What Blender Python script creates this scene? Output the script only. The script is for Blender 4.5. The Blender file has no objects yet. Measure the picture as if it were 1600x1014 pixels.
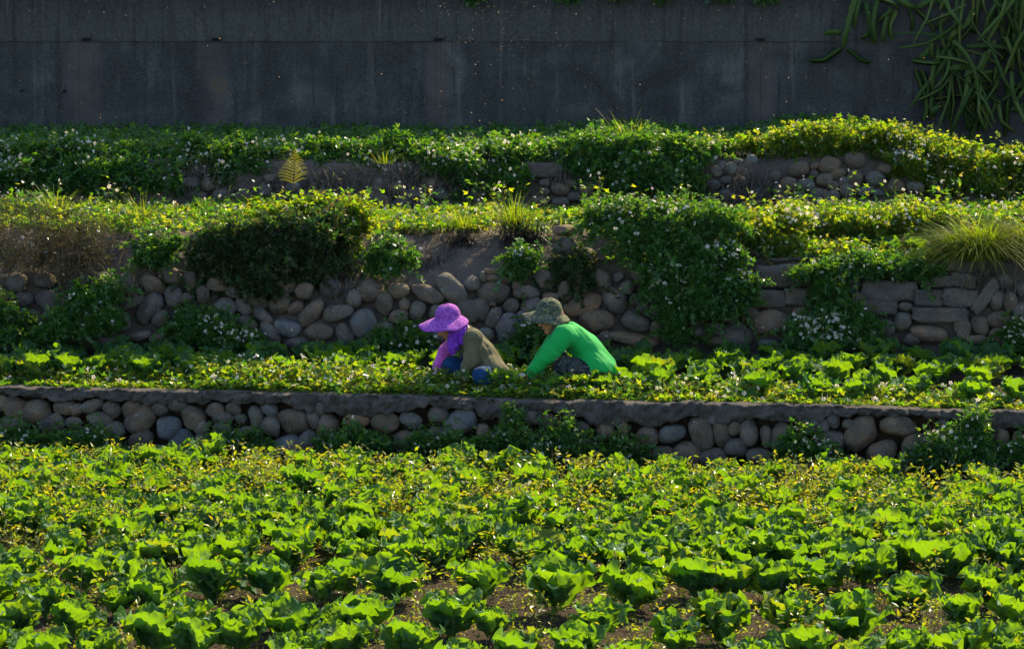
import bpy, bmesh, math
import numpy as np
from mathutils import Vector, Matrix, noise as mnoise

sc = bpy.context.scene
col = sc.collection
R = math.radians

# ------------------------------------------------------------------ camera
CAM_H = 4.64
FPX = 5000.0                       # focal length in pixels of a 1600 px wide picture
PITCH = math.atan(707 / 5000)
cam = bpy.data.cameras.new('camera')
cam.sensor_width = 36.0
cam.lens = FPX / 1600 * 36
cam.clip_start = 0.5
cam.clip_end = 2000
cam_ob = bpy.data.objects.new('camera', cam)
cam_ob.location = (0, 0, CAM_H)
cam_ob.rotation_euler = (R(90) - PITCH, 0, 0)
col.objects.link(cam_ob)
sc.camera = cam_ob

# ------------------------------------------------------------------ light
SUN_EL, SUN_AZ = R(40), R(31)      # low sun behind the terraces, to the right
sun_dir = Vector((math.sin(SUN_AZ) * math.cos(SUN_EL), math.cos(SUN_AZ) * math.cos(SUN_EL), math.sin(SUN_EL)))
w = bpy.data.worlds.new('World')
sc.world = w
w.use_nodes = True
wn = w.node_tree
sky = wn.nodes.new('ShaderNodeTexSky')
sky.sky_type = 'NISHITA'
sky.sun_disc = False
sky.sun_elevation = SUN_EL
sky.sun_rotation = SUN_AZ
bg = wn.nodes['Background']
bg.inputs['Strength'].default_value = 0.145
wn.links.new(sky.outputs[0], bg.inputs['Color'])
sl = bpy.data.lights.new('sun', 'SUN')
sl.energy = 5.0
sl.angle = R(0.55)
sl.color = (1.0, 0.81, 0.46)
so = bpy.data.objects.new('sun', sl)
so.rotation_euler = (-sun_dir).to_track_quat('-Z', 'Y').to_euler()
so.location = (10, 40, 20)
col.objects.link(so)
vs = sc.view_settings
vs.view_transform = 'Standard'
vs.look = 'None'
vs.exposure = 1.22
vs.gamma = 1.0
vs.use_curve_mapping = False
sc.cycles.use_denoising = True
sc.cycles.max_bounces = 8
sc.cycles.diffuse_bounces = 5
sc.cycles.transmission_bounces = 4
sc.cycles.transparent_max_bounces = 4

# ------------------------------------------------------------------ measuring helpers
CT, ST = math.cos(PITCH), math.sin(PITCH)


def ray(px, py):
    xr = (px - 800) / FPX
    yr = (507 - py) / FPX
    return xr, CT + yr * ST, -ST + yr * CT


def at_z(px, py, z):
    d = ray(px, py)
    t = (z - CAM_H) / d[2]
    return Vector((d[0] * t, d[1] * t, z))


def at_y(px, py, Y):
    d = ray(px, py)
    t = Y / d[1]
    return Vector((d[0] * t, Y, CAM_H + d[2] * t))


def to_px(p):
    dx, dy, dz = p[0], p[1], p[2] - CAM_H
    f = dy * CT - dz * ST
    u = dy * ST + dz * CT
    return 800 + FPX * dx / f, 507 - FPX * u / f


def interp(x, xs, ys):
    return float(np.interp(x, xs, ys))


def fbm(x, y, z=0.0, s=1.0):
    return mnoise.fractal(Vector((x * s, y * s, z * s)), 1.0, 2.0, 4)


# ------------------------------------------------------------------ object helpers
def tag(o, label=None, cat=None, group=None, kind=None):
    if label:
        o['label'] = label
    if cat:
        o['category'] = cat
    if group:
        o['group'] = group
    if kind:
        o['kind'] = kind
    return o


def empty(name, loc=(0, 0, 0), rz=0.0):
    o = bpy.data.objects.new(name, None)
    o.location = loc
    o.rotation_euler = (0, 0, rz)
    o.empty_display_size = 0.1
    col.objects.link(o)
    return o


def link_mesh(name, me, parent=None, mat=None):
    o = bpy.data.objects.new(name, me)
    col.objects.link(o)
    if parent is not None:
        o.parent = parent
        o.matrix_parent_inverse = Matrix.Translation(-parent.location) if False else Matrix()
    if mat is not None:
        me.materials.append(mat)
    return o


class NB:
    """collects vertex / face arrays and makes one mesh"""

    def __init__(self):
        self.v, self.f, self.m, self.n = [], [], [], 0

    def add(self, verts, faces, mat=0):
        """verts (N,k,3) instances of a k vertex template, faces (m,3|4)"""
        verts = np.asarray(verts, dtype=np.float64)
        if verts.ndim == 2:
            verts = verts[None]
        N, k, _ = verts.shape
        if N == 0:
            return
        faces = np.asarray(faces, dtype=np.int64)
        off = (np.arange(N) * k)[:, None, None] + self.n
        ff = (faces[None] + off).reshape(-1, faces.shape[1])
        self.v.append(verts.reshape(-1, 3))
        self.f.append(ff)
        self.m.append(np.full(len(ff), mat, dtype=np.int32))
        self.n += N * k

    def mesh(self, name, mats, smooth=False, origin=(0, 0, 0)):
        me = bpy.data.meshes.new(name)
        v = np.concatenate(self.v) - np.asarray(origin)[None]
        me.vertices.add(len(v))
        me.vertices.foreach_set('co', v.astype(np.float32).ravel())
        tot = np.concatenate([np.full(len(f), f.shape[1], dtype=np.int32) for f in self.f])
        idx = np.concatenate([f.ravel() for f in self.f]).astype(np.int32)
        me.loops.add(len(idx))
        me.loops.foreach_set('vertex_index', idx)
        me.polygons.add(len(tot))
        start = np.zeros(len(tot), dtype=np.int32)
        start[1:] = np.cumsum(tot)[:-1]
        me.polygons.foreach_set('loop_start', start)
        me.polygons.foreach_set('loop_total', tot)
        for m in mats:
            me.materials.append(m)
        me.polygons.foreach_set('material_index', np.concatenate(self.m))
        me.polygons.foreach_set('use_smooth', np.full(len(tot), smooth))
        me.update(calc_edges=True)
        me.validate()
        return me

    def obj(self, name, mats, parent=None, smooth=False):
        if not isinstance(mats, (list, tuple)):
            mats = [mats]
        org = parent.location if parent is not None else (0, 0, 0)
        return link_mesh(name, self.mesh(name, mats, smooth, org), parent)


def unit(a):
    return a / (np.linalg.norm(a, axis=-1, keepdims=True) + 1e-9)


def frames(axis, nrm):
    a = unit(axis)
    n = unit(nrm - a * np.sum(a * nrm, -1, keepdims=True))
    s = np.cross(n, a)
    return a, s, n


T_SIMPLE = (np.array([[0, 0, 0], [.38, .2, .06], [.75, .13, .02], [1, 0, -.1], [.75, -.13, .02], [.38, -.2, .06], [.5, 0, -.02]]),
            np.array([[0, 6, 1, 1], [1, 6, 2, 2], [2, 6, 3, 3], [3, 6, 4, 4], [4, 6, 5, 5], [5, 6, 0, 0]])[:, :3])
T_DIAMOND = (np.array([[0, 0, 0], [.45, .22, .07], [1, 0, -.08], [.45, -.22, .07]]), np.array([[0, 3, 2, 1]]))
T_NARROW = (np.array([[0, 0, 0], [.4, .07, .06], [1, 0, -.2], [.4, -.07, .06]]), np.array([[0, 3, 2, 1]]))
T_TRI = (np.array([[0, 0, 0], [.5, .19, .05], [1, 0, -.08], [.5, -.19, .05],
                   [.1, .26, .04], [.42, .56, -.06], [.4, .16, .04],
                   [.1, -.26, .04], [.42, -.56, -.06], [.4, -.16, .04]]),
         np.array([[0, 3, 2, 1], [0, 6, 5, 4], [0, 7, 8, 9]]))


def leaf_verts(tpl, pos, axis, nrm, length, width=None):
    a, s, n = frames(axis, nrm)
    L = np.asarray(length)[:, None, None]
    W = L if width is None else np.asarray(width)[:, None, None]
    t = tpl[0]
    return (pos[:, None] + a[:, None] * t[None, :, 0:1] * L + s[:, None] * t[None, :, 1:2] * W + n[:, None] * t[None, :, 2:3] * L)


def add_stems(nb, p0, p1, r0, r1, mat=0):
    p0 = np.asarray(p0, float)
    p1 = np.asarray(p1, float)
    N = len(p0)
    r0 = np.broadcast_to(np.asarray(r0, float), (N,))
    r1 = np.broadcast_to(np.asarray(r1, float), (N,))
    a = unit(p1 - p0)
    ref = np.where(np.abs(a[:, 2:3]) > .9, np.array([[1., 0, 0]]), np.array([[0, 0, 1.]]))
    u = unit(np.cross(a, ref))
    v = np.cross(a, u)
    vs_ = np.zeros((N, 6, 3))
    for k in range(3):
        c, s_ = math.cos(k * 2.0944), math.sin(k * 2.0944)
        d = u * c + v * s_
        vs_[:, k] = p0 + d * r0[:, None]
        vs_[:, k + 3] = p1 + d * r1[:, None]
    nb.add(vs_, [[0, 1, 4, 3], [1, 2, 5, 4], [2, 0, 3, 5]], mat)


def add_blades(nb, base, direc, length, bend, width, mat=0, seg=4, rng=None):
    """curved grass blades / straws"""
    N = len(base)
    d = unit(direc)
    side = unit(np.cross(d, np.array([[0, 0, 1.]])) + 1e-5)
    out = np.array(d)
    out[:, 2] = 0
    out = unit(out + 1e-6)
    L = np.asarray(length)[:, None]
    B = np.asarray(bend)[:, None]
    vs_ = np.zeros((N, 2 * (seg + 1), 3))
    for k in range(seg + 1):
        s_ = k / seg
        p = base + d * L * s_ + out * L * B * s_ ** 2 * .6 - np.array([[0, 0, 1.]]) * L * B * s_ ** 2 * .7
        wd = np.asarray(width)[:, None] * (1 - s_ ** 1.6) * .5 + .0004
        vs_[:, 2 * k] = p - side * wd
        vs_[:, 2 * k + 1] = p + side * wd
    nb.add(vs_, [[2 * k, 2 * k + 1, 2 * k + 3, 2 * k + 2] for k in range(seg)], mat)


PET = []
for k in range(5):
    a = k * 2 * math.pi / 5
    ca, sa = math.cos(a), math.sin(a)
    for (x, y, z) in ((.18, 0, 0), (.65, .3, .12), (1, 0, .16), (.65, -.3, .12)):
        PET.append((x * ca - y * sa, x * sa + y * ca, z))
T_FLOWER = (np.array(PET), np.array([[4 * k, 4 * k + 1, 4 * k + 2, 4 * k + 3] for k in range(5)]))
hexa = [(math.cos(k * 1.0472) * .27, math.sin(k * 1.0472) * .27, .04) for k in range(6)] + [(0, 0, .2)]
T_DISC = (np.array(hexa), np.array([[k, (k + 1) % 6, 6] for k in range(6)]))


def add_flowers(nb, rng, pos, size, m_pet, m_disc, up=(0, -.25, .8), wob=.7):
    N = len(pos)
    if N == 0:
        return
    nrm = unit(np.asarray(up)[None] + rng.normal(0, wob, (N, 3)))
    ax = rng.normal(0, 1, (N, 3))
    nb.add(leaf_verts(T_FLOWER, pos, ax, nrm, size), T_FLOWER[1], m_pet)
    nb.add(leaf_verts(T_DISC, pos, ax, nrm, size), T_DISC[1], m_disc)


# ------------------------------------------------------------------ materials
def mat_new(name):
    m = bpy.data.materials.new(name)
    m.use_nodes = True
    nt = m.node_tree
    for n in list(nt.nodes):
        nt.nodes.remove(n)
    out = nt.nodes.new('ShaderNodeOutputMaterial')
    return m, nt, out


def N_(nt, t, **kw):
    n = nt.nodes.new(t)
    for k, v in kw.items():
        setattr(n, k, v)
    return n


def ramp(nt, fac, stops):
    r = N_(nt, 'ShaderNodeValToRGB')
    el = r.color_ramp.elements
    while len(el) < len(stops):
        el.new(.5)
    for e, (p, c) in zip(el, stops):
        e.position = p
        e.color = (*c, 1)
    nt.links.new(fac, r.inputs[0])
    return r.outputs[0]


def mixc(nt, fac, a, b, blend='MIX'):
    m = N_(nt, 'ShaderNodeMix', data_type='RGBA', blend_type=blend)
    for sock, v in ((m.inputs[0], fac), (m.inputs[6], a), (m.inputs[7], b)):
        if isinstance(v, (int, float)):
            sock.default_value = v
        elif isinstance(v, (tuple, list)):
            sock.default_value = (*v, 1) if len(v) == 3 else v
        else:
            nt.links.new(v, sock)
    return m.outputs[2]


def noise_tex(nt, scale, detail=4, rough=.55, vec=None, dist=0.0):
    n = N_(nt, 'ShaderNodeTexNoise')
    n.inputs['Scale'].default_value = scale
    n.inputs['Detail'].default_value = detail
    n.inputs['Roughness'].default_value = rough
    n.inputs['Distortion'].default_value = dist
    if vec is not None:
        nt.links.new(vec, n.inputs['Vector'])
    return n.outputs['Fac']


def leaf_mat(name, diff, trans, tfac=.5, gloss=.05, rough=.35, use='island'):
    """thin leaf: diffuse + translucent + a little gloss; diff/trans are lists of colours spread over leaves"""
    m, nt, out = mat_new(name)
    if use == 'island':
        src = N_(nt, 'ShaderNodeNewGeometry').outputs['Random Per Island']
    else:
        src = N_(nt, 'ShaderNodeObjectInfo').outputs['Random']
    n = len(diff)
    dc = ramp(nt, src, [(i / max(1, n - 1), c) for i, c in enumerate(diff)])
    tc = ramp(nt, src, [(i / max(1, n - 1), c) for i, c in enumerate(trans)])
    d = N_(nt, 'ShaderNodeBsdfDiffuse')
    t = N_(nt, 'ShaderNodeBsdfTranslucent')
    g = N_(nt, 'ShaderNodeBsdfGlossy')
    g.inputs['Roughness'].default_value = rough
    g.inputs['Color'].default_value = (.9, .95, 1, 1)
    nt.links.new(dc, d.inputs['Color'])
    nt.links.new(tc, t.inputs['Color'])
    m1 = N_(nt, 'ShaderNodeMixShader')
    m1.inputs[0].default_value = tfac
    nt.links.new(d.outputs[0], m1.inputs[1])
    nt.links.new(t.outputs[0], m1.inputs[2])
    m2 = N_(nt, 'ShaderNodeMixShader')
    lw = N_(nt, 'ShaderNodeLayerWeight')
    lw.inputs['Blend'].default_value = .25
    mul = N_(nt, 'ShaderNodeMath', operation='MULTIPLY_ADD')
    nt.links.new(lw.outputs['Fresnel'], mul.inputs[0])
    mul.inputs[1].default_value = gloss * 3
    mul.inputs[2].default_value = gloss * .5
    nt.links.new(mul.outputs[0], m2.inputs[0])
    nt.links.new(m1.outputs[0], m2.inputs[1])
    nt.links.new(g.outputs[0], m2.inputs[2])
    nt.links.new(m2.outputs[0], out.inputs['Surface'])
    return m


def cabbage_mat():
    m, nt, out = mat_new('cabbage_leaf')
    L = nt.links.new
    oi = N_(nt, 'ShaderNodeObjectInfo')
    uv = N_(nt, 'ShaderNodeUVMap')
    uv.uv_map = 'UVMap'
    sep = N_(nt, 'ShaderNodeSeparateXYZ')
    L(uv.outputs[0], sep.inputs[0])
    u = sep.outputs[0]
    av = N_(nt, 'ShaderNodeMath', operation='ABSOLUTE')
    L(sep.outputs[1], av.inputs[0])
    # midrib: narrow pale stripe, widest at the base
    wid = N_(nt, 'ShaderNodeMapRange')
    L(u, wid.inputs[0])
    for i, v in zip((1, 2, 3, 4), (0, 1, .17, .02)):
        wid.inputs[i].default_value = v
    rib = N_(nt, 'ShaderNodeMath', operation='LESS_THAN')
    L(av.outputs[0], rib.inputs[0])
    L(wid.outputs[0], rib.inputs[1])
    # side veins
    k1 = N_(nt, 'ShaderNodeMath', operation='MULTIPLY_ADD')
    L(av.outputs[0], k1.inputs[0])
    k1.inputs[1].default_value = -.32
    L(u, k1.inputs[2])
    k2 = N_(nt, 'ShaderNodeMath', operation='MULTIPLY')
    L(k1.outputs[0], k2.inputs[0])
    k2.inputs[1].default_value = 46
    k3 = N_(nt, 'ShaderNodeMath', operation='SINE')
    L(k2.outputs[0], k3.inputs[0])
    k4 = N_(nt, 'ShaderNodeMapRange')
    L(k3.outputs[0], k4.inputs[0])
    for i, v in zip((1, 2, 3, 4), (.86, 1, 0, .55)):
        k4.inputs[i].default_value = v
    mx = N_(nt, 'ShaderNodeMath', operation='MAXIMUM')
    L(rib.outputs[0], mx.inputs[0])
    L(k4.outputs[0], mx.inputs[1])
    tc = N_(nt, 'ShaderNodeTexCoord')
    nz = noise_tex(nt, 9, 3, .6, tc.outputs['Object'])
    dcol = ramp(nt, oi.outputs['Random'], [(0, (.030, .090, .016)), (.35, (.036, .11, .018)), (.7, (.048, .12, .018)), (.93, (.036, .105, .022)), (1, (.12, .12, .02))])
    tcol = ramp(nt, oi.outputs['Random'], [(0, (.108, .25, .002)), (.35, (.168, .325, .002)), (.7, (.24, .38, .002)), (.93, (.138, .28, .002)), (1, (.38, .33, .006))])
    dcol = mixc(nt, nz, dcol, (.046, .13, .058), 'MIX')
    dcol = mixc(nt, mx.outputs[0], dcol, (.13, .19, .08))
    tcol = mixc(nt, mx.outputs[0], tcol, (.14, .27, .02))
    nz2 = noise_tex(nt, 26, 2, .6, tc.outputs['Object'])
    tcol = mixc(nt, nz2, tcol, (.152, .31, .001))
    d = N_(nt, 'ShaderNodeBsdfDiffuse')
    t = N_(nt, 'ShaderNodeBsdfTranslucent')
    g = N_(nt, 'ShaderNodeBsdfGlossy')
    g.inputs['Roughness'].default_value = .45
    g.inputs['Color'].default_value = (.75, .95, 1, 1)
    L(dcol, d.inputs[0])
    L(tcol, t.inputs[0])
    bm = N_(nt, 'ShaderNodeBump')
    bm.inputs['Strength'].default_value = .6
    bm.inputs['Distance'].default_value = .006
    ad = N_(nt, 'ShaderNodeMath', operation='MULTIPLY_ADD')
    L(k3.outputs[0], ad.inputs[0])
    ad.inputs[1].default_value = .35
    L(nz2, ad.inputs[2])
    L(ad.outputs[0], bm.inputs['Height'])
    for s_ in (d, t, g):
        L(bm.outputs[0], s_.inputs['Normal'])
    m1 = N_(nt, 'ShaderNodeMixShader')
    m1.inputs[0].default_value = .58
    L(d.outputs[0], m1.inputs[1])
    L(t.outputs[0], m1.inputs[2])
    lw = N_(nt, 'ShaderNodeLayerWeight')
    lw.inputs['Blend'].default_value = .3
    mu = N_(nt, 'ShaderNodeMath', operation='MULTIPLY_ADD')
    L(lw.outputs['Fresnel'], mu.inputs[0])
    mu.inputs[1].default_value = .035
    mu.inputs[2].default_value = .006
    m2 = N_(nt, 'ShaderNodeMixShader')
    L(mu.outputs[0], m2.inputs[0])
    L(m1.outputs[0], m2.inputs[1])
    L(g.outputs[0], m2.inputs[2])
    L(m2.outputs[0], out.inputs['Surface'])
    return m


def solid_mat(name, rough, build, bump=None, spec=.3, sheen=0.0):
    """principled surface; build(nt, coords) returns a colour socket, bump(nt, coords) a height socket"""
    m, nt, out = mat_new(name)
    p = N_(nt, 'ShaderNodeBsdfPrincipled')
    p.inputs['Roughness'].default_value = rough
    p.inputs['Specular IOR Level'].default_value = spec
    if sheen:
        p.inputs['Sheen Weight'].default_value = sheen * .2
    tc = N_(nt, 'ShaderNodeTexCoord')
    c = build(nt, tc)
    if isinstance(c, tuple):
        p.inputs['Base Color'].default_value = (*c, 1)
    else:
        nt.links.new(c, p.inputs['Base Color'])
    if bump:
        h, st, dist = bump(nt, tc)
        b = N_(nt, 'ShaderNodeBump')
        b.inputs['Strength'].default_value = st
        b.inputs['Distance'].default_value = dist
        nt.links.new(h, b.inputs['Height'])
        nt.links.new(b.outputs[0], p.inputs['Normal'])
    nt.links.new(p.outputs[0], out.inputs['Surface'])
    return m


def soil_col(nt, tc):
    n = noise_tex(nt, 5, 6, .65, tc.outputs['Object'])
    n2 = noise_tex(nt, 60, 3, .7, tc.outputs['Object'])
    a = ramp(nt, n, [(.3, (.016, .011, .007)), (.5, (.034, .023, .015)), (.7, (.062, .044, .03))])
    return mixc(nt, n2, a, (.07, .05, .035), 'MULTIPLY') if False else mixc(nt, n2, a, (.05, .036, .026))


M_SOIL = solid_mat('soil', .95, soil_col, lambda nt, tc: (noise_tex(nt, 38, 6, .7, tc.outputs['Object']), .9, .03), .1)


def bank_col(nt, tc):
    n = noise_tex(nt, 3.2, 6, .65, tc.outputs['Object'], .6)
    n2 = noise_tex(nt, 45, 4, .7, tc.outputs['Object'])
    a = ramp(nt, n, [(.28, (.06, .047, .038)), (.5, (.11, .09, .074)), (.72, (.17, .142, .118))])
    return mixc(nt, n2, a, (.11, .093, .08))


M_BANK = solid_mat('bank_earth', .95, bank_col, lambda nt, tc: (noise_tex(nt, 30, 7, .72, tc.outputs['Object']), .9, .035), .1)


def cope_col(nt, tc):
    n = noise_tex(nt, 7, 6, .7, tc.outputs['Object'], .4)
    n2 = noise_tex(nt, 70, 3, .7, tc.outputs['Object'])
    a = ramp(nt, n, [(.3, (.055, .048, .042)), (.5, (.11, .099, .088)), (.72, (.19, .172, .152))])
    return mixc(nt, n2, a, (.075, .067, .06))


M_COPE = solid_mat('mortar_cap', .92, cope_col, lambda nt, tc: (noise_tex(nt, 42, 7, .75, tc.outputs['Object']), 1.0, .03), .15)


def stone_col(nt, tc):
    oi = N_(nt, 'ShaderNodeObjectInfo')
    geo = N_(nt, 'ShaderNodeNewGeometry')
    n = noise_tex(nt, 6, 5, .62, geo.outputs['Position'], .5)
    n2 = noise_tex(nt, 55, 4, .7, geo.outputs['Position'])
    f = ramp(nt, n, [(.3, (.42, .43, .45)), (.5, (.92, .92, .92)), (.72, (1.6, 1.55, 1.45))])
    n4 = noise_tex(nt, 13, 4, .6, geo.outputs['Position'], .8)
    f = mixc(nt, 1.0, f, ramp(nt, n4, [(.35, (.82, .97, 1.16)), (.5, (1, 1, 1)), (.66, (1.22, 1.02, .86))]), 'MULTIPLY')
    c = mixc(nt, 1.0, oi.outputs['Color'], f, 'MULTIPLY')
    c = mixc(nt, .25, c, ramp(nt, n2, [(.35, (.03, .028, .025)), (.65, (.22, .20, .185))]))
    # pale lichen spots
    v = N_(nt, 'ShaderNodeTexVoronoi')
    v.inputs['Scale'].default_value = 17
    nt.links.new(geo.outputs['Position'], v.inputs['Vector'])
    spot = ramp(nt, v.outputs['Distance'], [(.10, (1, 1, 1)), (.17, (0, 0, 0))])
    n3 = noise_tex(nt, 3.1, 2, .5, geo.outputs['Position'])
    gate = ramp(nt, n3, [(.55, (0, 0, 0)), (.66, (.8, .8, .8))])
    return mixc(nt, mixc(nt, 1.0, spot, gate, 'MULTIPLY'), c, (.34, .36, .33))


M_STONE = solid_mat('river_stone', .82, stone_col,
                    lambda nt, tc: (noise_tex(nt, 48, 6, .7, N_(nt, 'ShaderNodeNewGeometry').outputs['Position']), .7, .014), .22)


def conc_col(nt, tc):
    L = nt.links.new
    geo = N_(nt, 'ShaderNodeNewGeometry')
    pos = geo.outputs['Position']
    sep = N_(nt, 'ShaderNodeSeparateXYZ')
    L(pos, sep.inputs[0])

    def stretched(sx, sz, detail, dist):
        mp = N_(nt, 'ShaderNodeMapping')
        mp.inputs['Scale'].default_value = (sx, 1, sz)
        L(pos, mp.inputs[0])
        return noise_tex(nt, 1.0, detail, .62, mp.outputs[0], dist)

    def rng_(v, a, b, c, d, smooth=False):
        m = N_(nt, 'ShaderNodeMapRange')
        if smooth:
            m.interpolation_type = 'SMOOTHSTEP'
        L(v, m.inputs[0])
        for k, x in zip((1, 2, 3, 4), (a, b, c, d)):
            m.inputs[k].default_value = x
        return m.outputs[0]

    def mul(a, b):
        m = N_(nt, 'ShaderNodeMath', operation='MULTIPLY')
        for k, v in enumerate((a, b)):
            if isinstance(v, float):
                m.inputs[k].default_value = v
            else:
                L(v, m.inputs[k])
        return m.outputs[0]
    s_broad = stretched(2.2, .5, 7, .9)
    s_fine = stretched(11, .55, 5, .35)
    blot = noise_tex(nt, 1.9, 9, .68, pos, .7)
    fine = noise_tex(nt, 42, 6, .78, pos)
    # weathered lower lift
    low = ramp(nt, s_broad, [(.30, (.017, .021, .023)), (.5, (.034, .039, .041)), (.70, (.060, .064, .064))])
    low = mixc(nt, 1.0, low, ramp(nt, blot, [(.30, (.42, .44, .46)), (.5, (.95, .97, 1.0)), (.66, (2.0, 1.95, 1.9))]), 'MULTIPLY')
    # cleaner upper lift, black algae running down from its top
    up = ramp(nt, blot, [(.3, (.042, .047, .046)), (.7, (.064, .070, .067))])
    run = rng_(s_fine, .46, .62, 0.0, 1.0, True)
    top = rng_(sep.outputs[2], 3.02, 3.36, .25, 1.0)
    up = mixc(nt, mul(mul(run, top), .92), up, (.012, .014, .014))
    up = mixc(nt, mul(rng_(sep.outputs[2], 3.18, 3.42, 0.0, .85, True), rng_(s_broad, .35, .55, .5, 1.0)), up, (.015, .016, .015))
    c = mixc(nt, rng_(sep.outputs[2], LEDGE_Z - .012, LEDGE_Z + .004, 0.0, 1.0), low, up)
    # pale lime trickles
    c = mixc(nt, mul(rng_(s_fine, .54, .70, 0.0, .6, True), rng_(s_broad, .42, .6, 0.15, 1.0)), c, (.15, .147, .14))
    c = mixc(nt, rng_(s_fine, .46, .34, 0.0, .7, True), c, (.014, .016, .017))
    c = mixc(nt, .30, c, ramp(nt, fine, [(.38, (.012, .014, .015)), (.62, (.105, .112, .112))]))
    # reddish brown wash under the drain outlets
    for hx, wd in ((135, .16), (338, .11), (685, .10), (1188, .10)):
        x0 = (hx - 800) / 5000 * 32.3
        df = N_(nt, 'ShaderNodeMath', operation='SUBTRACT')
        L(sep.outputs[0], df.inputs[0])
        df.inputs[1].default_value = x0
        ab = N_(nt, 'ShaderNodeMath', operation='ABSOLUTE')
        L(df.outputs[0], ab.inputs[0])
        w_ = mul(rng_(ab.outputs[0], wd * .3, wd * 1.7, .75, 0.0, True), rng_(sep.outputs[2], LEDGE_Z - .02, LEDGE_Z, 1.0, 0.0))
        c = mixc(nt, mul(w_, rng_(blot, .35, .6, .3, 1.0)), c, (.082, .070, .070))
    # one round brown patch
    vd = N_(nt, 'ShaderNodeVectorMath', operation='DISTANCE')
    L(pos, vd.inputs[0])
    vd.inputs[1].default_value = BROWN_SPOT
    c = mixc(nt, rng_(vd.outputs['Value'], .06, .11, .55, 0.0, True), c, (.10, .075, .050))
    return mixc(nt, 1.0, c, (1.06, 1.0, .92), 'MULTIPLY')


LEDGE_Z = at_y(800, 65, 32.05).z
BROWN_SPOT = tuple(at_y(341, 134, 32.05))
M_CONC = solid_mat('stained_concrete', .9, conc_col,
                   lambda nt, tc: (noise_tex(nt, 40, 6, .7, N_(nt, 'ShaderNodeNewGeometry').outputs['Position']), .5, .012), .2)
M_DARK = solid_mat('dark_cavity', .95, lambda nt, tc: (.008, .008, .009))
M_STAIN = solid_mat('lime_stain', .95, lambda nt, tc: ramp(nt, noise_tex(nt, 16, 5, .7, tc.outputs['Object']), [(.35, (.05, .05, .05)), (.6, (.16, .155, .145))]))

G = dict
M_CAB = cabbage_mat()
M_WEED = leaf_mat('weed_leaf', [(.03, .085, .012), (.05, .12, .016), (.075, .13, .016), (.085, .12, .018), (.10, .085, .03)],
                  [(.13, .34, .004), (.22, .43, .005), (.34, .49, .006), (.44, .49, .008), (.36, .32, .03)], .6, .03)
M_WEED_G = leaf_mat('green_weed_leaf', [(.022, .07, .014), (.032, .10, .018), (.05, .12, .02)],
                    [(.07, .24, .008), (.13, .33, .010), (.27, .40, .012)], .45, .045)
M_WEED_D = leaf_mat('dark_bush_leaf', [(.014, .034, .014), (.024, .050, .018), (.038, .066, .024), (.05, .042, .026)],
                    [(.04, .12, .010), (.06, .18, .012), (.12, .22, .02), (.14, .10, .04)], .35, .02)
M_WEED_B = leaf_mat('dry_bush_leaf', [(.03, .026, .016), (.045, .034, .022), (.022, .040, .014), (.07, .05, .03)],
                    [(.08, .06, .02), (.12, .085, .03), (.06, .12, .015), (.18, .12, .045)], .35, .02)
M_YELLOW = leaf_mat('field_weed_leaf', [(.05, .10, .012), (.075, .12, .014), (.11, .13, .016), (.11, .09, .02)],
                    [(.22, .36, .004), (.33, .43, .005), (.45, .47, .005), (.46, .36, .008)], .55, .05)
M_GRASS = leaf_mat('grass_blade', [(.06, .11, .014), (.10, .14, .018), (.16, .15, .03)],
                   [(.16, .30, .005), (.24, .35, .006), (.33, .31, .014)], .55, .015)
M_STRAW = leaf_mat('dry_straw', [(.16, .12, .075), (.24, .18, .11), (.12, .09, .06)], [(.25, .17, .08), (.3, .22, .1), (.2, .14, .07)], .25, .03)
M_STRAWD = leaf_mat('grey_root', [(.09, .075, .06), (.15, .125, .10), (.06, .05, .04)], [(.08, .06, .04), (.1, .08, .05), (.06, .05, .03)], .1, .02)
M_CHAR = leaf_mat('charred_stalk', [(.006, .006, .007), (.012, .012, .013), (.02, .018, .017)], [(.006, .006, .006), (.01, .01, .01), (.02, .016, .012)], .1, .04)
M_STEM = leaf_mat('weed_stem', [(.09, .10, .02), (.16, .10, .04), (.08, .12, .02)], [(.35, .35, .03), (.45, .25, .08), (.3, .4, .03)], .4, .05)
M_PETAL = leaf_mat('white_petal', [(.72, .72, .72), (.78, .77, .74), (.7, .66, .66)], [(.8, .76, .66), (.82, .8, .74), (.8, .68, .62)], .42, .02)
M_PISTIL = leaf_mat('flower_disc', [(.55, .33, .02), (.6, .4, .03)], [(.5, .3, .02), (.5, .3, .02)], .2, .02)
M_LILAC = leaf_mat('lilac_petal', [(.45, .36, .58), (.52, .44, .62)], [(.5, .38, .6), (.6, .45, .65)], .4, .02)
M_CACTUS = leaf_mat('cactus_skin', [(.034, .068, .014), (.055, .095, .020), (.085, .125, .026)], [(.04, .09, .008), (.05, .11, .010), (.06, .13, .012)], .1, .02, .5, 'object')
M_FERN = leaf_mat('fern_leaf', [(.12, .14, .02), (.17, .16, .025)], [(.34, .38, .010), (.46, .42, .014)], .55, .04)
M_MIDGE = leaf_mat('midge_wing', [(.6, .5, .35), (.6, .42, .25)], [(.9, .75, .5), (.9, .6, .35)], .6, .02)

# ------------------------------------------------------------------ terraces: where the walls stand
EDGE_L = at_z(0, 606, .54)
EDGE_R = at_z(1600, 645, .54)
SL1 = (EDGE_R.y - EDGE_L.y) / (EDGE_R.x - EDGE_L.x)
Z2 = .54


def yw1(x):
    return EDGE_L.y + (x - EDGE_L.x) * SL1


Y2, Y3, YC = 26.45, 29.25, 32.05


def yw2(x):
    return Y2 + .06 * math.sin(x * .9)


def px_x(px, Y):
    return at_y(px, 400, Y).x


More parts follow.
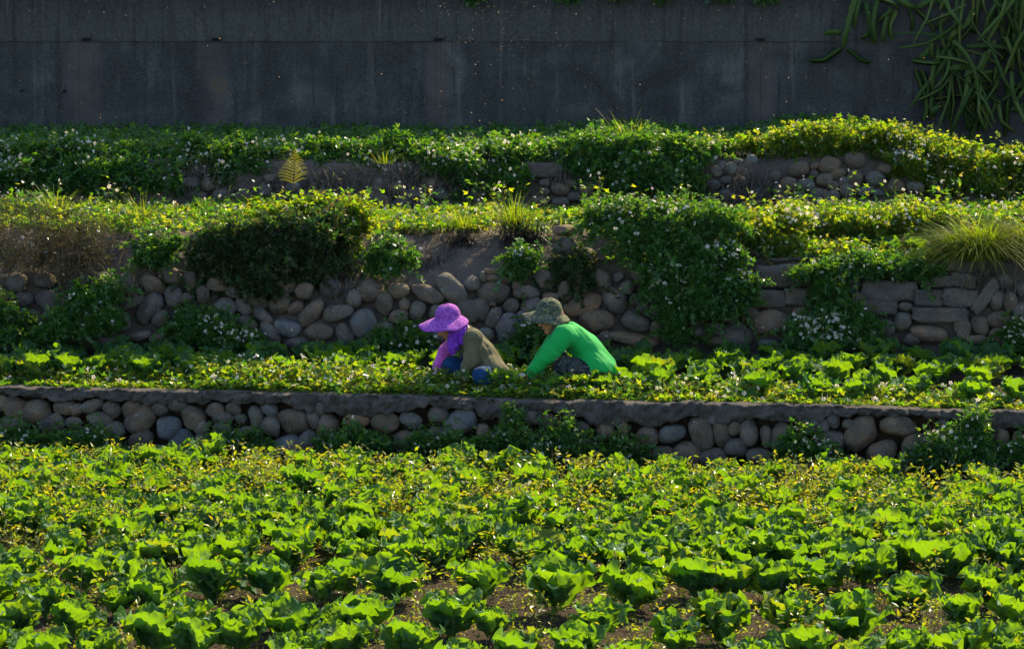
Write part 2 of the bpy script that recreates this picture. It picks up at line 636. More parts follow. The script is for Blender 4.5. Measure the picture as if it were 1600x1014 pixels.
W2X = [px_x(p, 26.7) for p in (-300, 0, 200, 300, 560, 700, 860, 1000, 1160, 1200, 1500, 1600, 1900)]
W2TOP = [1.22, 1.22, 1.32, 1.30, 1.2, 1.12, 1.36, 1.48, 1.42, 1.38, 1.36, 1.36, 1.36]     # top of the stones
W2Z = [1.60, 1.60, 1.57, 1.57, 1.58, 1.58, 1.58, 1.60, 1.52, 1.40, 1.40, 1.42, 1.45]      # terrace edge behind them
W2E = [27.25, 27.25, 27.1, 27.1, 27.2, 27.25, 27.15, 26.95, 26.85, 26.75, 26.75, 26.8, 26.8]
W2M = [1.58, 1.58, 1.58, 1.58, 1.58, 1.58, 1.58, 1.58, 1.58, 1.58, 1.59, 1.60, 1.60]      # further back


def w2top(x): return interp(x, W2X, W2TOP)
def z3e(x): return interp(x, W2X, W2Z)
def y3e(x): return interp(x, W2X, W2E)
def z3b(x): return interp(x, W2X, W2M)


def z3(x, y):
    """ground of the third level"""
    a, b = z3e(x), z3b(x)
    t = min(1, max(0, (y - y3e(x) - .85) / .35))
    return a + (b - a) * t * t * (3 - 2 * t)


W4X = [px_x(p, 29.6) for p in (-300, 0, 400, 800, 900, 1000, 1100, 1180, 1230, 1330, 1420, 1500, 1600, 1900)]
W4Z = [2.06, 2.06, 2.05, 2.05, 2.08, 2.10, 2.05, 2.03, 2.12, 2.16, 2.08, 1.98, 1.86, 1.8]


def z4(x): return interp(x, W4X, W4Z)


def face_y2(x, z):
    return yw2(x) + .28 * (z - Z2)


def face_y1(x, z):
    return yw1(x) - .02 - .1 * (Z2 - z)


def face_y3(x, z):
    return Y3 + .05 * math.sin(x * 1.3 + 1) + .3 * (z - 1.58)


def profile_sheet(name, xs, prof, mat, amp, seg=.05, parent=None):
    """sheet swept along x from a cross-section; every corner of the section keeps its own row"""
    nb = NB()
    cols = []
    for x in xs:
        pts = prof(x)
        row = []
        for i in range(len(pts) - 1):
            (ya, za, aa), (yb, zb, ab), n = pts[i], pts[i + 1], NSEG[name][i]
            for k in range(n + (1 if i == len(pts) - 2 else 0)):
                t = k / n
                row.append((x, ya + (yb - ya) * t, za + (zb - za) * t, aa + (ab - aa) * t))
        cols.append(row)
    A = np.array(cols)
    nx, ny, _ = A.shape
    V = A[:, :, :3].copy()
    for i in range(nx):
        for j in range(ny):
            x, y, z, a = A[i, j]
            if a > 0:
                V[i, j, 2] += a * amp * (fbm(x, y, z, 1.3) * .8 + fbm(x + 7, y, z, 5.5) * .35)
                V[i, j, 1] += a * amp * (fbm(x + 31, y, z, 2.2) * .7 + fbm(x + 3, y, z * 1.7, 7) * .35)
    idx = np.arange(nx * ny).reshape(nx, ny)
    F = np.stack([idx[:-1, :-1].ravel(), idx[1:, :-1].ravel(), idx[1:, 1:].ravel(), idx[:-1, 1:].ravel()], 1)
    nb.add(V.reshape(-1, 3), F)
    o = nb.obj(name, mat, parent, True)
    return tag(o, kind='structure')


NSEG = {'field_soil': [6, 110], 'terrace': [8, 2, 34], 'terrace_middle': [14, 14, 16, 20], 'terrace_upper': [10, 8, 24]}
XS = np.concatenate([np.linspace(-40, -6.2, 12), np.linspace(-6, 6, 190), np.linspace(6.2, 40, 12)])

# wide ground reaching the horizon, below the terraces and behind the camera
nb = NB()
nb.add(np.array([[-900, -900, -.12], [900, -900, -.12], [900, 1500, -.12], [-900, 1500, -.12]]), [[0, 1, 2, 3]])
tag(nb.obj('ground', M_SOIL), kind='structure')
profile_sheet('field_soil', XS, lambda x: [(-12, 0, 0), (15, 0, 0), (yw1(x) + .15, 0, 1)], M_SOIL, .045)
profile_sheet('terrace', XS, lambda x: [(yw1(x) + .05, -.11, .3), (yw1(x) + .10, Z2 - .06, .5), (yw1(x) + .13, Z2 - .012, .5), (Y2 + .4, Z2, .6)], M_SOIL, .04)
profile_sheet('terrace_middle', XS, lambda x: [
    (face_y2(x, .3) + .11, .3, .3), (face_y2(x, w2top(x)) + .10, w2top(x), 1), (y3e(x), z3e(x), 1),
    (y3e(x) + .85, z3(x, y3e(x) + .85), .8), (Y3 + .4, z3b(x), .6)], M_BANK, .06)
profile_sheet('terrace_upper', XS, lambda x: [
    (face_y3(x, 1.3) + .10, 1.3, .3), (face_y3(x, z4(x) - .1) + .09, z4(x) - .1, 1), (Y3 + .4, z4(x), 1),
    (YC + .3, z4(x) - .03, .5)], M_BANK, .06)
# slope that carries on above the concrete wall
nb = NB()
nb.add(np.array([[-60, YC + .3, 3.52], [60, YC + .3, 3.52], [60, YC + 10, 3.8], [-60, YC + 10, 3.8], [400, 400, 4.5], [-400, 400, 4.5]]),
       [[0, 1, 2, 3], [3, 2, 4, 5]])
tag(nb.obj('hill', M_SOIL), kind='structure')


# ------------------------------------------------------------------ concrete retaining wall
def box_bm(bm, x0, x1, y0, y1, z0, z1):
    vs_ = [bm.verts.new(p) for p in ((x0, y0, z0), (x1, y0, z0), (x1, y1, z0), (x0, y1, z0), (x0, y0, z1), (x1, y0, z1), (x1, y1, z1), (x0, y1, z1))]
    for f in ((0, 3, 2, 1), (4, 5, 6, 7), (0, 1, 5, 4), (1, 2, 6, 5), (2, 3, 7, 6), (3, 0, 4, 7)):
        bm.faces.new([vs_[i] for i in f])


def box_obj(name, dims, mat, parent, bevel=.0):
    bm = bmesh.new()
    box_bm(bm, *dims)
    if bevel:
        bmesh.ops.bevel(bm, geom=bm.edges[:], offset=bevel, segments=2, affect='EDGES')
    me = bpy.data.meshes.new(name)
    bm.to_mesh(me)
    bm.free()
    org = parent.location
    me.transform(Matrix.Translation(-org))
    return link_mesh(name, me, parent, mat)


cw = empty('retaining_wall', (0, YC, 1.7))
tag(cw, 'dark weathered concrete retaining wall across the back, streaked with stains', 'wall')


def rough_slab(name, x0, x1, z0, z1, yf, seedv):
    """front face with the slight waviness of poured concrete and a chipped lower edge"""
    nx, nz = int((x1 - x0) / .05), max(2, int((z1 - z0) / .06))
    xs, zs = np.linspace(x0, x1, nx + 1), np.linspace(z0, z1, nz + 1)
    V = np.zeros((nx + 1, nz + 1, 3))
    for i, x in enumerate(xs):
        for j, z in enumerate(zs):
            d = .008 * fbm(x + seedv, z, 0, .9) + .004 * fbm(x, z + seedv, 2, 5)
            zz = z
            if j == 0 and yf < YC:
                zz += .007 * fbm(x, seedv, 1, 6)
                d += .006 * abs(fbm(x, seedv, 7, 9))
            V[i, j] = (x, yf + d, zz)
    nb = NB()
    idx = np.arange((nx + 1) * (nz + 1)).reshape(nx + 1, nz + 1)
    nb.add(V.reshape(-1, 3), np.stack([idx[:-1, :-1].ravel(), idx[1:, :-1].ravel(), idx[1:, 1:].ravel(), idx[:-1, 1:].ravel()], 1))
    for row_ in (0, nz):
        E_ = np.concatenate([V[:, row_], V[:, row_] + np.array([[0, .25, 0]])])
        k = np.arange(nx)
        nb.add(E_, np.stack([k, k + 1, k + nx + 2, k + nx + 1], 1))
    return nb.obj(name, M_CONC, cw, True)


LEDGE = at_y(800, 65, YC).z
JX = [-30, px_x(-420, YC), px_x(128, YC), px_x(690, YC), px_x(1186, YC), px_x(1760, YC), 30]
for i in range(len(JX) - 1):
    rough_slab('lower_panel', JX[i] + .0008, JX[i + 1] - .0008, 1.5, LEDGE - .0005, YC, 3.1 * i)
    rough_slab('upper_panel', JX[i] + .0008, JX[i + 1] - .0008, LEDGE + .0005, 3.52, YC - .014, 9.7 + i)
box_obj('backing', (-30, 30, YC + .1, YC + .32, 1.4, 3.5), M_DARK, cw)
for px, wpx in ((135, 15), (338, 16), (685, 16), (1188, 14)):
    c = at_y(px, 62, YC - .04)
    wd = wpx / 156 / 2
    box_obj('weep_lintel', (c.x - wd, c.x + wd, YC - .055, YC + .05, c.z + .012, c.z + .032), M_CONC, cw, .004)
    box_obj('weep_hole', (c.x - wd * .85, c.x + wd * .85, YC - .043, YC + .05, c.z - .016, c.z + .010), M_DARK, cw, .002)
for px, py in ((35, 142), (101, 143)):
    c = at_y(px, py, YC)
    bm = bmesh.new()
    bmesh.ops.create_cone(bm, cap_ends=True, segments=12, radius1=.018, radius2=.016, depth=.03, matrix=Matrix.Translation(c - cw.location) @ Matrix.Rotation(R(90), 4, 'X'))
    me = bpy.data.meshes.new('tie_hole')
    bm.to_mesh(me)
    bm.free()
    link_mesh('tie_hole', me, cw, M_DARK)

# ------------------------------------------------------------------ stones
rngS = np.random.default_rng(11)


def stone_mesh(seed, block=False):
    bm = bmesh.new()
    if block:
        bmesh.ops.create_cube(bm, size=1.0)
        bmesh.ops.subdivide_edges(bm, edges=bm.edges[:], cuts=5, use_grid_fill=True)
        for v in bm.verts:
            p = v.co.copy()
            # soften the arrises, then roughen the faces
            q = Vector([math.copysign(abs(2 * c) ** .9, c) / 2 for c in p])
            m = max(abs(q.x), abs(q.y), abs(q.z))
            r = q.length
            q = q * (1 - .16 * max(0, (r / max(m, 1e-6) - 1)))
            n = mnoise.fractal(q * 3.1 + Vector((seed * 7.3, 0, 0)), 1, 2, 4)
            n2 = mnoise.fractal(q * 8 + Vector((0, seed * 5.1, 0)), 1, 2, 3)
            v.co = q * (1 + .15 * n + .08 * n2)
    else:
        bmesh.ops.create_icosphere(bm, subdivisions=3, radius=.5)
        rg = np.random.default_rng(seed)
        cuts = [(Vector(unit(rg.normal(0, 1, 3))), rg.uniform(.33, .46)) for _ in range(8)]
        ex = rg.uniform(.78, .95)
        for v in bm.verts:
            p = v.co.copy()
            p = Vector([math.copysign(abs(2 * c) ** ex, c) / 2 for c in p])
            p = p.normalized() * (.5 * .5 + .5 * p.length)
            for nrm, dd in cuts:                       # worn flat sides
                e = p.dot(nrm) - dd
                if e > 0:
                    p -= nrm * e * .75
            n = mnoise.fractal(p * 2.0 + Vector((seed * 3.7, seed, 0)), 1, 2, 3)
            v.co = p * (1 + .12 * n + .03 * mnoise.noise(p * 9 + Vector((seed, 3, 1))))
    for f in bm.faces:
        f.smooth = True
    me = bpy.data.meshes.new('rough_block' if block else 'stone')
    bm.to_mesh(me)
    bm.free()
    me.materials.append(M_STONE)
    return me


STONES = [stone_mesh(s) for s in range(14)]
BLOCKS = [stone_mesh(s + 50, True) for s in range(7)]
TONE = {'b': (.108, .076, .049), 'g': (.092, .080, .066), 'l': (.118, .120, .122), 'd': (.055, .05, .045), 'w': (.17, .105, .06), 'B': (.078, .068, .057), 'D': (.07, .074, .085)}


def place_stone(parent, face, px, py, wpx, hpx, ang, tone, depth=None, sink=0.0):
    # find the point of the wall face seen there
    Y = 26.0
    for _ in range(8):
        p = at_y(px, py, Y)
        Y = face(p.x, p.z)
    p = at_y(px, py, Y)
    k = Y / FPX * 1.01
    sx, sz = wpx * k * 1.06, hpx * k * 1.06
    sy = depth or (.55 * min(sx, sz) + .35 * max(sx, sz)) * rngS.uniform(.85, 1.1)
    sy = min(sy, .24)
    blk = tone == 'B'
    me = BLOCKS[rngS.integers(len(BLOCKS))] if blk else STONES[rngS.integers(len(STONES))]
    o = bpy.data.objects.new('stone', me)
    col.objects.link(o)
    o.parent = parent
    o.location = Vector((p.x, p.y + sy * (.22 if not blk else .3) + sink, p.z)) - parent.location
    # tilt in the plane of the wall, with a random half turn so that shapes do not repeat
    flip = rngS.integers(2) * math.pi
    o.rotation_euler = (0, -R(ang) + (flip if not blk else 0), 0)
    o.scale = (sx, sy, sz)
    t = np.array(TONE[tone]) * rngS.uniform(.78, 1.2) * np.array([rngS.uniform(.94, 1.06), 1, rngS.uniform(.92, 1.06)])
    o.color = (*[float(c) for c in t], 1)
    return o


W1 = [(2, 630, 22, 26, 0, 'b'), (20, 638, 42, 36, 0, 'b'), (54, 646, 50, 42, 10, 'b'), (100, 637, 34, 28, 10, 'b'), (118, 641, 26, 22, 20, 'b'),
      (142, 636, 42, 22, 20, 'g'), (174, 641, 30, 28, -35, 'g'), (206, 641, 36, 30, 35, 'b'), (220, 655, 56, 42, 45, 'b'), (250, 639, 29, 26, 0, 'g'),
      (278, 632, 35, 24, 0, 'g'), (301, 652, 44, 40, -20, 'b'), (82, 662, 38, 26, 30, 'B'), (115, 661, 28, 20, 0, 'g'), (155, 657, 42, 26, 0, 'g'),
      (177, 674, 38, 30, 0, 'g'), (262, 668, 46, 38, 45, 'D'), (220, 690, 44, 32, 20, 'b'), (283, 693, 44, 40, 30, 'D'), (313, 667, 28, 24, 0, 'g'),
      (22, 664, 48, 30, 0, 'g'), (50, 684, 40, 28, 0, 'g'), (130, 684, 42, 30, 0, 'g'), (90, 690, 38, 28, 0, 'b'), (245, 706, 34, 22, 0, 'g'), (318, 690, 34, 26, 0, 'g'),
      (337, 643, 30, 28, 30, 'b'), (365, 637, 28, 22, -20, 'b'), (349, 655, 36, 24, 10, 'g'), (347, 674, 36, 28, 0, 'g'), (375, 654, 22, 18, 0, 'd'),
      (399, 650, 26, 38, -5, 'g'), (422, 641, 32, 22, -40, 'l'), (424, 668, 34, 36, 20, 'g'), (459, 660, 54, 43, -12, 'b'), (490, 656, 20, 34, 25, 'g'),
      (502, 640, 20, 24, 0, 'g'), (512, 667, 34, 44, -15, 'b'), (446, 697, 48, 36, 5, 'l'), (480, 690, 32, 38, -15, 'g'), (388, 678, 34, 24, 0, 'g'),
      (519, 690, 30, 24, 0, 'l'), (557, 658, 44, 24, 0, 'w'), (602, 659, 46, 38, 0, 'b'), (641, 657, 38, 26, -22, 'l'), (633, 692, 44, 36, 10, 'b'),
      (560, 684, 42, 32, 0, 'g'), (594, 694, 40, 28, 0, 'g'), (685, 649, 32, 28, 0, 'g'), (720, 662, 56, 42, 35, 'l'), (757, 674, 25, 28, 0, 'b'),
      (686, 680, 40, 30, 0, 'g'), (834, 652, 32, 26, 0, 'g'), (858, 659, 24, 32, -8, 'b'), (908, 668, 26, 18, 0, 'g'), (946, 676, 30, 26, 0, 'w'),
      (800, 668, 28, 20, 0, 'g'), (780, 690, 40, 30, 0, 'g'), (830, 695, 38, 30, 0, 'b'), (880, 690, 38, 30, 0, 'g'), (918, 700, 40, 30, 0, 'b'),
      (973, 671, 18, 32, 0, 'w'), (1012, 686, 38, 36, 0, 'b'), (1051, 679, 44, 32, 22, 'l'), (1096, 680, 36, 58, 12, 'b'), (1129, 678, 28, 46, 12, 'b'),
      (1146, 670, 24, 24, 25, 'b'), (1170, 676, 30, 46, 8, 'g'), (1197, 681, 19, 38, 0, 'b'), (1222, 684, 36, 48, -14, 'b'), (1272, 664, 36, 24, 0, 'g'),
      (1034, 715, 44, 36, 0, 'b'), (1074, 713, 42, 44, 20, 'b'), (1114, 718, 42, 34, 15, 'g'), (1150, 702, 36, 34, 0, 'g'), (1185, 716, 40, 30, 0, 'g'),
      (972, 706, 40, 32, 0, 'g'), (1114, 656, 26, 18, 0, 'g'), (1284, 667, 26, 28, 0, 'g'), (1303, 657, 22, 26, 15, 'g'), (1328, 664, 24, 20, 0, 'g'),
      (1299, 690, 46, 36, 10, 'g'), (1347, 678, 64, 46, 52, 'b'), (1408, 668, 64, 38, -4, 'b'), (1380, 710, 50, 42, 20, 'b'), (1431, 697, 50, 42, 35, 'b'),
      (1480, 664, 28, 20, -38, 'l'), (1564, 687, 28, 38, -5, 'b'), (1595, 690, 26, 34, 0, 'w'), (1335, 725, 42, 28, 0, 'g'), (1424, 731, 44, 28, 0, 'g'),
      (1480, 712, 48, 36, 0, 'g'), (1524, 700, 40, 36, 0, 'b'), (1524, 735, 42, 28, 0, 'g'), (1572, 726, 46, 32, 0, 'g'), (1250, 716, 40, 30, 0, 'g'), (1240, 744, 40, 24, 0, 'b')]
W2S = [(25, 443, 36, 30, 0, 'g'), (4, 462, 30, 22, 0, 'b'), (36, 467, 33, 24, 5, 'g'), (75, 471, 41, 34, 8, 'g'), (103, 470, 24, 28, 0, 'g'), (47, 494, 34, 22, 15, 'b'),
       (78, 498, 46, 27, 35, 'g'), (110, 494, 24, 20, 0, 'g'), (197, 445, 28, 36, -8, 'g'), (240, 445, 46, 30, -25, 'b'), (266, 432, 38, 28, -30, 'b'),
       (296, 440, 23, 34, 0, 'b'), (206, 475, 42, 17, 28, 'g'), (232, 484, 56, 33, 52, 'g'), (270, 465, 27, 34, 0, 'g'), (293, 467, 23, 20, 0, 'g'), (252, 500, 34, 27, 42, 'g'),
       (250, 528, 36, 28, 30, 'g'), (216, 525, 42, 18, 15, 'g'), (170, 535, 52, 20, 0, 'g'), (317, 461, 22, 30, 0, 'b'), (12, 500, 36, 28, 0, 'g'), (50, 522, 40, 24, 0, 'g'),
       (135, 470, 36, 30, 0, 'g'), (165, 480, 34, 32, 0, 'b'), (150, 510, 40, 30, 0, 'g'), (190, 505, 30, 28, 0, 'g'), (110, 525, 44, 26, 0, 'b'), (70, 440, 36, 30, 0, 'b'),
       (120, 440, 40, 30, 0, 'g'), (160, 440, 34, 28, 0, 'g'), (290, 495, 34, 30, 0, 'g'), (300, 528, 44, 26, 0, 'g'), (340, 520, 42, 30, 0, 'g'), (5, 535, 40, 22, 0, 'g'),
       (351, 482, 40, 32, -22, 'g'), (380, 481, 24, 32, 25, 'g'), (404, 470, 38, 26, -10, 'b'), (410, 495, 38, 22, -42, 'g'), (387, 504, 34, 20, -25, 'g'),
       (422, 522, 46, 24, -48, 'g'), (438, 476, 37, 30, 30, 'b'), (463, 483, 30, 22, 32, 'b'), (486, 490, 58, 27, 44, 'b'), (448, 513, 43, 31, -8, 'l'),
       (498, 519, 46, 30, 0, 'b'), (528, 490, 48, 31, 18, 'g'), (538, 523, 38, 25, -58, 'g'), (568, 505, 44, 49, -25, 'l'), (600, 477, 30, 41, 0, 'b'),
       (578, 455, 44, 36, 0, 'b'), (624, 494, 28, 20, 0, 'b'), (595, 519, 44, 27, 45, 'g'), (622, 456, 36, 26, 0, 'b'), (516, 450, 34, 32, 0, 'd'), (553, 467, 30, 28, 0, 'g'),
       (445, 446, 38, 28, 0, 'b'), (370, 454, 42, 26, 0, 'g'), (474, 455, 34, 26, 0, 'b'), (410, 445, 34, 24, 0, 'g'), (340, 446, 34, 26, 0, 'b'), (385, 528, 36, 24, 0, 'g'), (465, 537, 44, 20, 0, 'g'),
       (711, 456, 68, 36, -40, 'g'), (738, 444, 27, 24, 25, 'g'), (755, 433, 13, 19, 15, 'g'), (770, 424, 27, 10, 0, 'w'), (774, 435, 31, 14, -5, 'b'), (791, 439, 16, 12, 0, 'b'),
       (770, 458, 57, 33, -3, 'b'), (824, 459, 45, 25, 3, 'g'), (749, 485, 30, 38, 5, 'g'), (769, 475, 13, 11, 0, 'b'), (773, 495, 38, 24, 58, 'g'), (799, 479, 25, 24, 0, 'g'),
       (794, 516, 42, 52, 12, 'l'), (829, 478, 38, 24, 15, 'g'), (820, 498, 32, 26, 0, 'l'), (851, 439, 31, 32, 0, 'b'), (862, 464, 28, 15, 0, 'b'), (808, 446, 15, 17, 0, 'b'),
       (667, 461, 54, 27, -15, 'b'), (652, 487, 25, 32, -10, 'g'), (632, 476, 19, 20, 0, 'b'), (622, 497, 30, 22, -10, 'b'), (652, 515, 38, 18, -10, 'g'), (730, 488, 34, 40, 0, 'g'),
       (722, 520, 36, 34, 0, 'g'), (688, 490, 40, 26, 0, 'g'), (684, 524, 32, 26, 0, 'g'), (758, 525, 28, 26, 0, 'g'), (640, 538, 44, 22, 0, 'g'), (836, 522, 38, 30, 0, 'g'),
       (885, 361, 42, 18, 0, 'w'), (884, 386, 42, 28, 0, 'g'), (919, 399, 30, 22, -32, 'g'), (948, 398, 32, 24, 0, 'g'), (939, 437, 33, 40, 0, 'b'), (965, 434, 22, 15, 40, 'g'),
       (980, 450, 24, 23, 0, 'g'), (885, 457, 27, 37, 0, 'b'), (911, 477, 66, 34, 20, 'w'), (962, 470, 46, 36, -52, 'g'), (993, 468, 23, 17, 0, 'g'), (933, 503, 57, 38, -5, 'b'),
       (995, 505, 53, 30, -25, 'g'), (989, 531, 80, 24, -8, 'w'), (1028, 518, 25, 34, 10, 'b'), (945, 526, 24, 18, 0, 'b'), (905, 428, 34, 30, 0, 'g'), (1008, 480, 26, 22, 0, 'g'),
       (1035, 485, 32, 28, 0, 'g'), (1062, 500, 34, 30, 0, 'b'), (1052, 530, 32, 24, 0, 'g'), (1030, 452, 36, 30, 0, 'g'), (1068, 460, 34, 30, 0, 'b'), (1000, 430, 30, 26, 0, 'g'),
       (1040, 425, 34, 26, 0, 'b'), (1080, 430, 36, 26, 0, 'g'), (860, 500, 40, 34, 0, 'g'), (880, 530, 44, 30, 0, 'g'),
       (1227, 431, 96, 32, 0, 'B'), (1202, 467, 49, 26, -1, 'B'), (1246, 463, 38, 26, 2, 'B'), (1120, 491, 62, 20, -14, 'B'), (1090, 514, 33, 40, 0, 'g'), (1117, 516, 31, 27, 8, 'g'),
       (1151, 528, 55, 44, 0, 'g'), (1206, 506, 70, 45, 14, 'b'), (1173, 494, 30, 28, 0, 'b'), (1255, 487, 32, 16, 0, 'w'), (1283, 502, 52, 36, 0, 'l'), (1235, 526, 26, 32, 0, 'g'),
       (1200, 539, 32, 18, 0, 'l'), (1130, 409, 40, 16, 0, 'B'), (1312, 466, 18, 18, 0, 'b'), (1115, 450, 44, 24, 0, 'B'), (1155, 465, 40, 24, 0, 'B'), (1150, 434, 44, 24, 0, 'B'), (1120, 535, 40, 20, 0, 'w'),
       (1286, 440, 34, 28, 0, 'B'), (1286, 470, 40, 24, 0, 'B'), (1325, 440, 40, 24, 0, 'B'), (1322, 500, 40, 34, 0, 'g'), (1350, 520, 38, 34, 0, 'g'), (1290, 533, 44, 22, 0, 'g'),
       (1390, 455, 86, 33, 0, 'B'), (1465, 440, 52, 18, 0, 'B'), (1505, 438, 42, 21, -12, 'B'), (1453, 465, 46, 25, 0, 'B'), (1500, 466, 54, 29, -4, 'B'), (1470, 492, 84, 24, 0, 'B'),
       (1372, 480, 60, 24, -3, 'B'), (1415, 480, 25, 15, 0, 'g'), (1412, 503, 31, 29, 0, 'g'), (1540, 463, 60, 20, 55, 'B'), (1450, 523, 57, 28, -5, 'w'), (1504, 516, 28, 37, -8, 'b'),
       (1532, 509, 27, 36, 12, 'b'), (1563, 500, 44, 27, 0, 'b'), (1597, 491, 28, 37, 0, 'g'), (1579, 472, 25, 32, 5, 'b'), (1596, 452, 18, 27, 25, 'g'), (1528, 531, 35, 17, 0, 'b'),
       (1561, 526, 33, 28, -12, 'b'), (1596, 516, 24, 16, 0, 'l'), (1558, 470, 24, 32, 0, 'g'), (1384, 512, 30, 30, 0, 'g'), (1425, 530, 28, 20, 0, 'g'), (1590, 538, 36, 20, 0, 'g'), (1570, 440, 30, 26, 0, 'g'), (1345, 466, 30, 18, 0, 'B')]
W3S = [(1249, 266, 33, 27, 15, 'b'), (1273, 260, 16, 12, 30, 'b'), (1272, 273, 15, 13, 0, 'g'), (1296, 258, 37, 29, 10, 'b'), (1335, 252, 32, 27, 0, 'b'), (1383, 265, 25, 17, -5, 'b'),
       (1233, 291, 30, 27, 0, 'b'), (1261, 289, 27, 23, 0, 'g'), (1289, 283, 27, 25, 0, 'b'), (1309, 273, 29, 18, 14, 'b'), (1336, 281, 30, 29, -25, 'b'), (1318, 286, 19, 19, 0, 'g'),
       (1302, 291, 21, 17, 0, 'b'), (1367, 279, 32, 25, 0, 'g'), (1228, 315, 27, 24, 0, 'g'), (1253, 311, 27, 25, 0, 'g'), (1278, 305, 25, 23, 0, 'g'), (1290, 305, 13, 19, 0, 'b'),
       (1303, 308, 23, 23, 0, 'g'), (1323, 300, 23, 25, 0, 'g'), (1352, 299, 30, 16, 10, 'g'), (1371, 302, 18, 13, 0, 'l'), (1463, 296, 22, 15, 0, 'l'), (1215, 300, 22, 20, 0, 'g'), (1352, 318, 30, 16, 0, 'g'),
       (1400, 290, 30, 24, 0, 'b'), (1430, 295, 28, 22, 0, 'g'), (1212, 275, 20, 16, 0, 'g'),
       (851, 266, 56, 22, 0, 'B'), (852, 286, 18, 13, 0, 'g'), (852, 300, 16, 12, 0, 'g'), (917, 297, 25, 27, 0, 'b'), (938, 293, 18, 20, 0, 'b'), (897, 308, 22, 17, 0, 'g'), (925, 315, 24, 15, 0, 'g'),
       (910, 276, 22, 13, 0, 'g'), (875, 296, 30, 22, 0, 'b'), (876, 316, 28, 16, 0, 'g'), (893, 287, 20, 16, 0, 'g'), (950, 312, 26, 18, 0, 'g'), (845, 314, 28, 16, 0, 'b'), (965, 295, 30, 24, 0, 'g'),
       (1128, 260, 15, 15, 0, 'g'), (1143, 264, 23, 21, -30, 'g'), (1120, 269, 18, 18, 0, 'g'), (1136, 281, 20, 14, 0, 'g'), (1154, 253, 16, 9, 0, 'g'), (1175, 250, 19, 15, 0, 'l'), (1116, 290, 24, 18, 0, 'd'), (1160, 285, 24, 20, 0, 'd'), (1135, 305, 26, 20, 0, 'd'), (1185, 300, 26, 22, 0, 'd'),
       (590, 293, 20, 29, -10, 'g'), (603, 288, 15, 17, 0, 'g'), (580, 307, 31, 27, 30, 'b'), (601, 316, 25, 27, 0, 'b'), (622, 296, 27, 23, 0, 'b'), (646, 303, 37, 20, 10, 'g'), (670, 290, 27, 23, 0, 'b'),
       (627, 317, 32, 17, 0, 'g'), (575, 326, 22, 14, 0, 'g'), (660, 322, 30, 18, 0, 'g'), (690, 305, 28, 22, 0, 'g'), (415, 299, 25, 23, 0, 'g'), (421, 279, 22, 15, 0, 'g'), (457, 293, 26, 19, 0, 'l'),
       (490, 288, 18, 15, 0, 'g'), (437, 310, 26, 18, 0, 'g'), (480, 308, 28, 20, 0, 'b'), (510, 300, 28, 22, 0, 'g'), (540, 305, 28, 22, 0, 'b'), (300, 285, 26, 20, 0, 'g'), (325, 288, 26, 22, 0, 'b'), (310, 306, 28, 18, 0, 'g'), (345, 305, 28, 20, 0, 'g'), (380, 305, 26, 20, 0, 'g')]

walls = []
for nm, lab, lst, face, base in (
        ('dry_stone_wall', 'low wall of rounded river stones under a grey mortar cap, behind the near cabbages', W1, face_y1, at_z(800, 740, 0)),
        ('dry_stone_wall', 'tall bank wall of river boulders and rough blocks right behind the two people', W2S, face_y2, Vector((0, Y2, Z2))),
        ('dry_stone_wall', 'uppermost small wall of rounded stones half hidden by weeds below the concrete', W3S, face_y3, Vector((0, Y3, 1.6)))):
    root = empty(nm, base)
    tag(root, lab, 'stone wall')
    walls.append(root)
    for s_ in lst:
        place_stone(root, face, *s_)
    # the wall goes on a little beyond both sides of the picture
    ys = {0: (640, 670, 700, 728), 1: (450, 480, 510, 535), 2: (265, 285, 305)}[len(walls) - 1]
    for side in (-1, 1):
        for yy in ys:
            for k in range(3):
                px = (-22 - 38 * k) if side < 0 else (1626 + 38 * k)
                dy = -18 if (side < 0 and len(walls) == 1) else 6
                place_stone(root, face, px + rngS.uniform(-8, 8), yy + dy + rngS.uniform(-5, 5), rngS.uniform(32, 46), rngS.uniform(26, 34), rngS.uniform(-25, 25), 'bg'[rngS.integers(2)])

# mortar cap along the lower wall, its underside broken where it has come away from the stones
CPX = [-400, 0, 40, 100, 150, 200, 240, 300, 350, 400, 440, 470, 500, 540, 600, 640, 670, 700, 742, 755, 800, 825, 850, 900, 950, 1000, 1050, 1090, 1120, 1200, 1260, 1300, 1340, 1400, 1450, 1500, 1540, 1600, 2000]
CPB = [616, 617, 622, 626, 624, 627, 633, 631, 628, 632, 632, 637, 646, 651, 649, 640, 634, 640, 641, 658, 660, 650, 644, 652, 670, 664, 662, 651, 660, 656, 664, 650, 650, 648, 652, 664, 670, 668, 672]
nb = NB()
xs = np.concatenate([np.linspace(-9, -4.75, 60), np.linspace(-4.7, 4.7, 760), np.linspace(4.75, 9, 60)])
rows = []
for x in xs:
    y = yw1(x)
    px, _ = to_px((x, y, Z2))
    top = Z2 + .012 + .022 * fbm(x, 3, 0, .7) + .014 * fbm(x, 1, 0, 4)
    bz = at_y(800, interp(px, CPX, CPB), y).z + .045 * fbm(x, 9, 0, 4) + .03 * fbm(x, 4, 0, 12)
    bz = min(bz, top - .045)
    yf = y - .045 + .022 * fbm(x, 0, 5, 1.6) + .012 * fbm(x, 2, 5, 9)
    sec = [(y + .10, bz + .04), (yf + .05, bz), (yf + .008, bz + .012)]
    for t in (.12, .25, .38, .5, .62, .74, .86, .95):
        z = bz + (top - bz) * t
        sec.append((yf - .012 * math.sin(t * 3.1) + .05 * fbm(x, z, 0, 6) + .035 * fbm(x, z, 4, 16) + .02 * fbm(x, z, 4, 40), z))
    sec += [(yf + .012, top), (yf + .07 + .03 * fbm(x, 6, 0, 3), top + .008), (y + .16, top - .006), (y + .22, top - .06)]
    rows.append([(x, a, b) for a, b in sec])
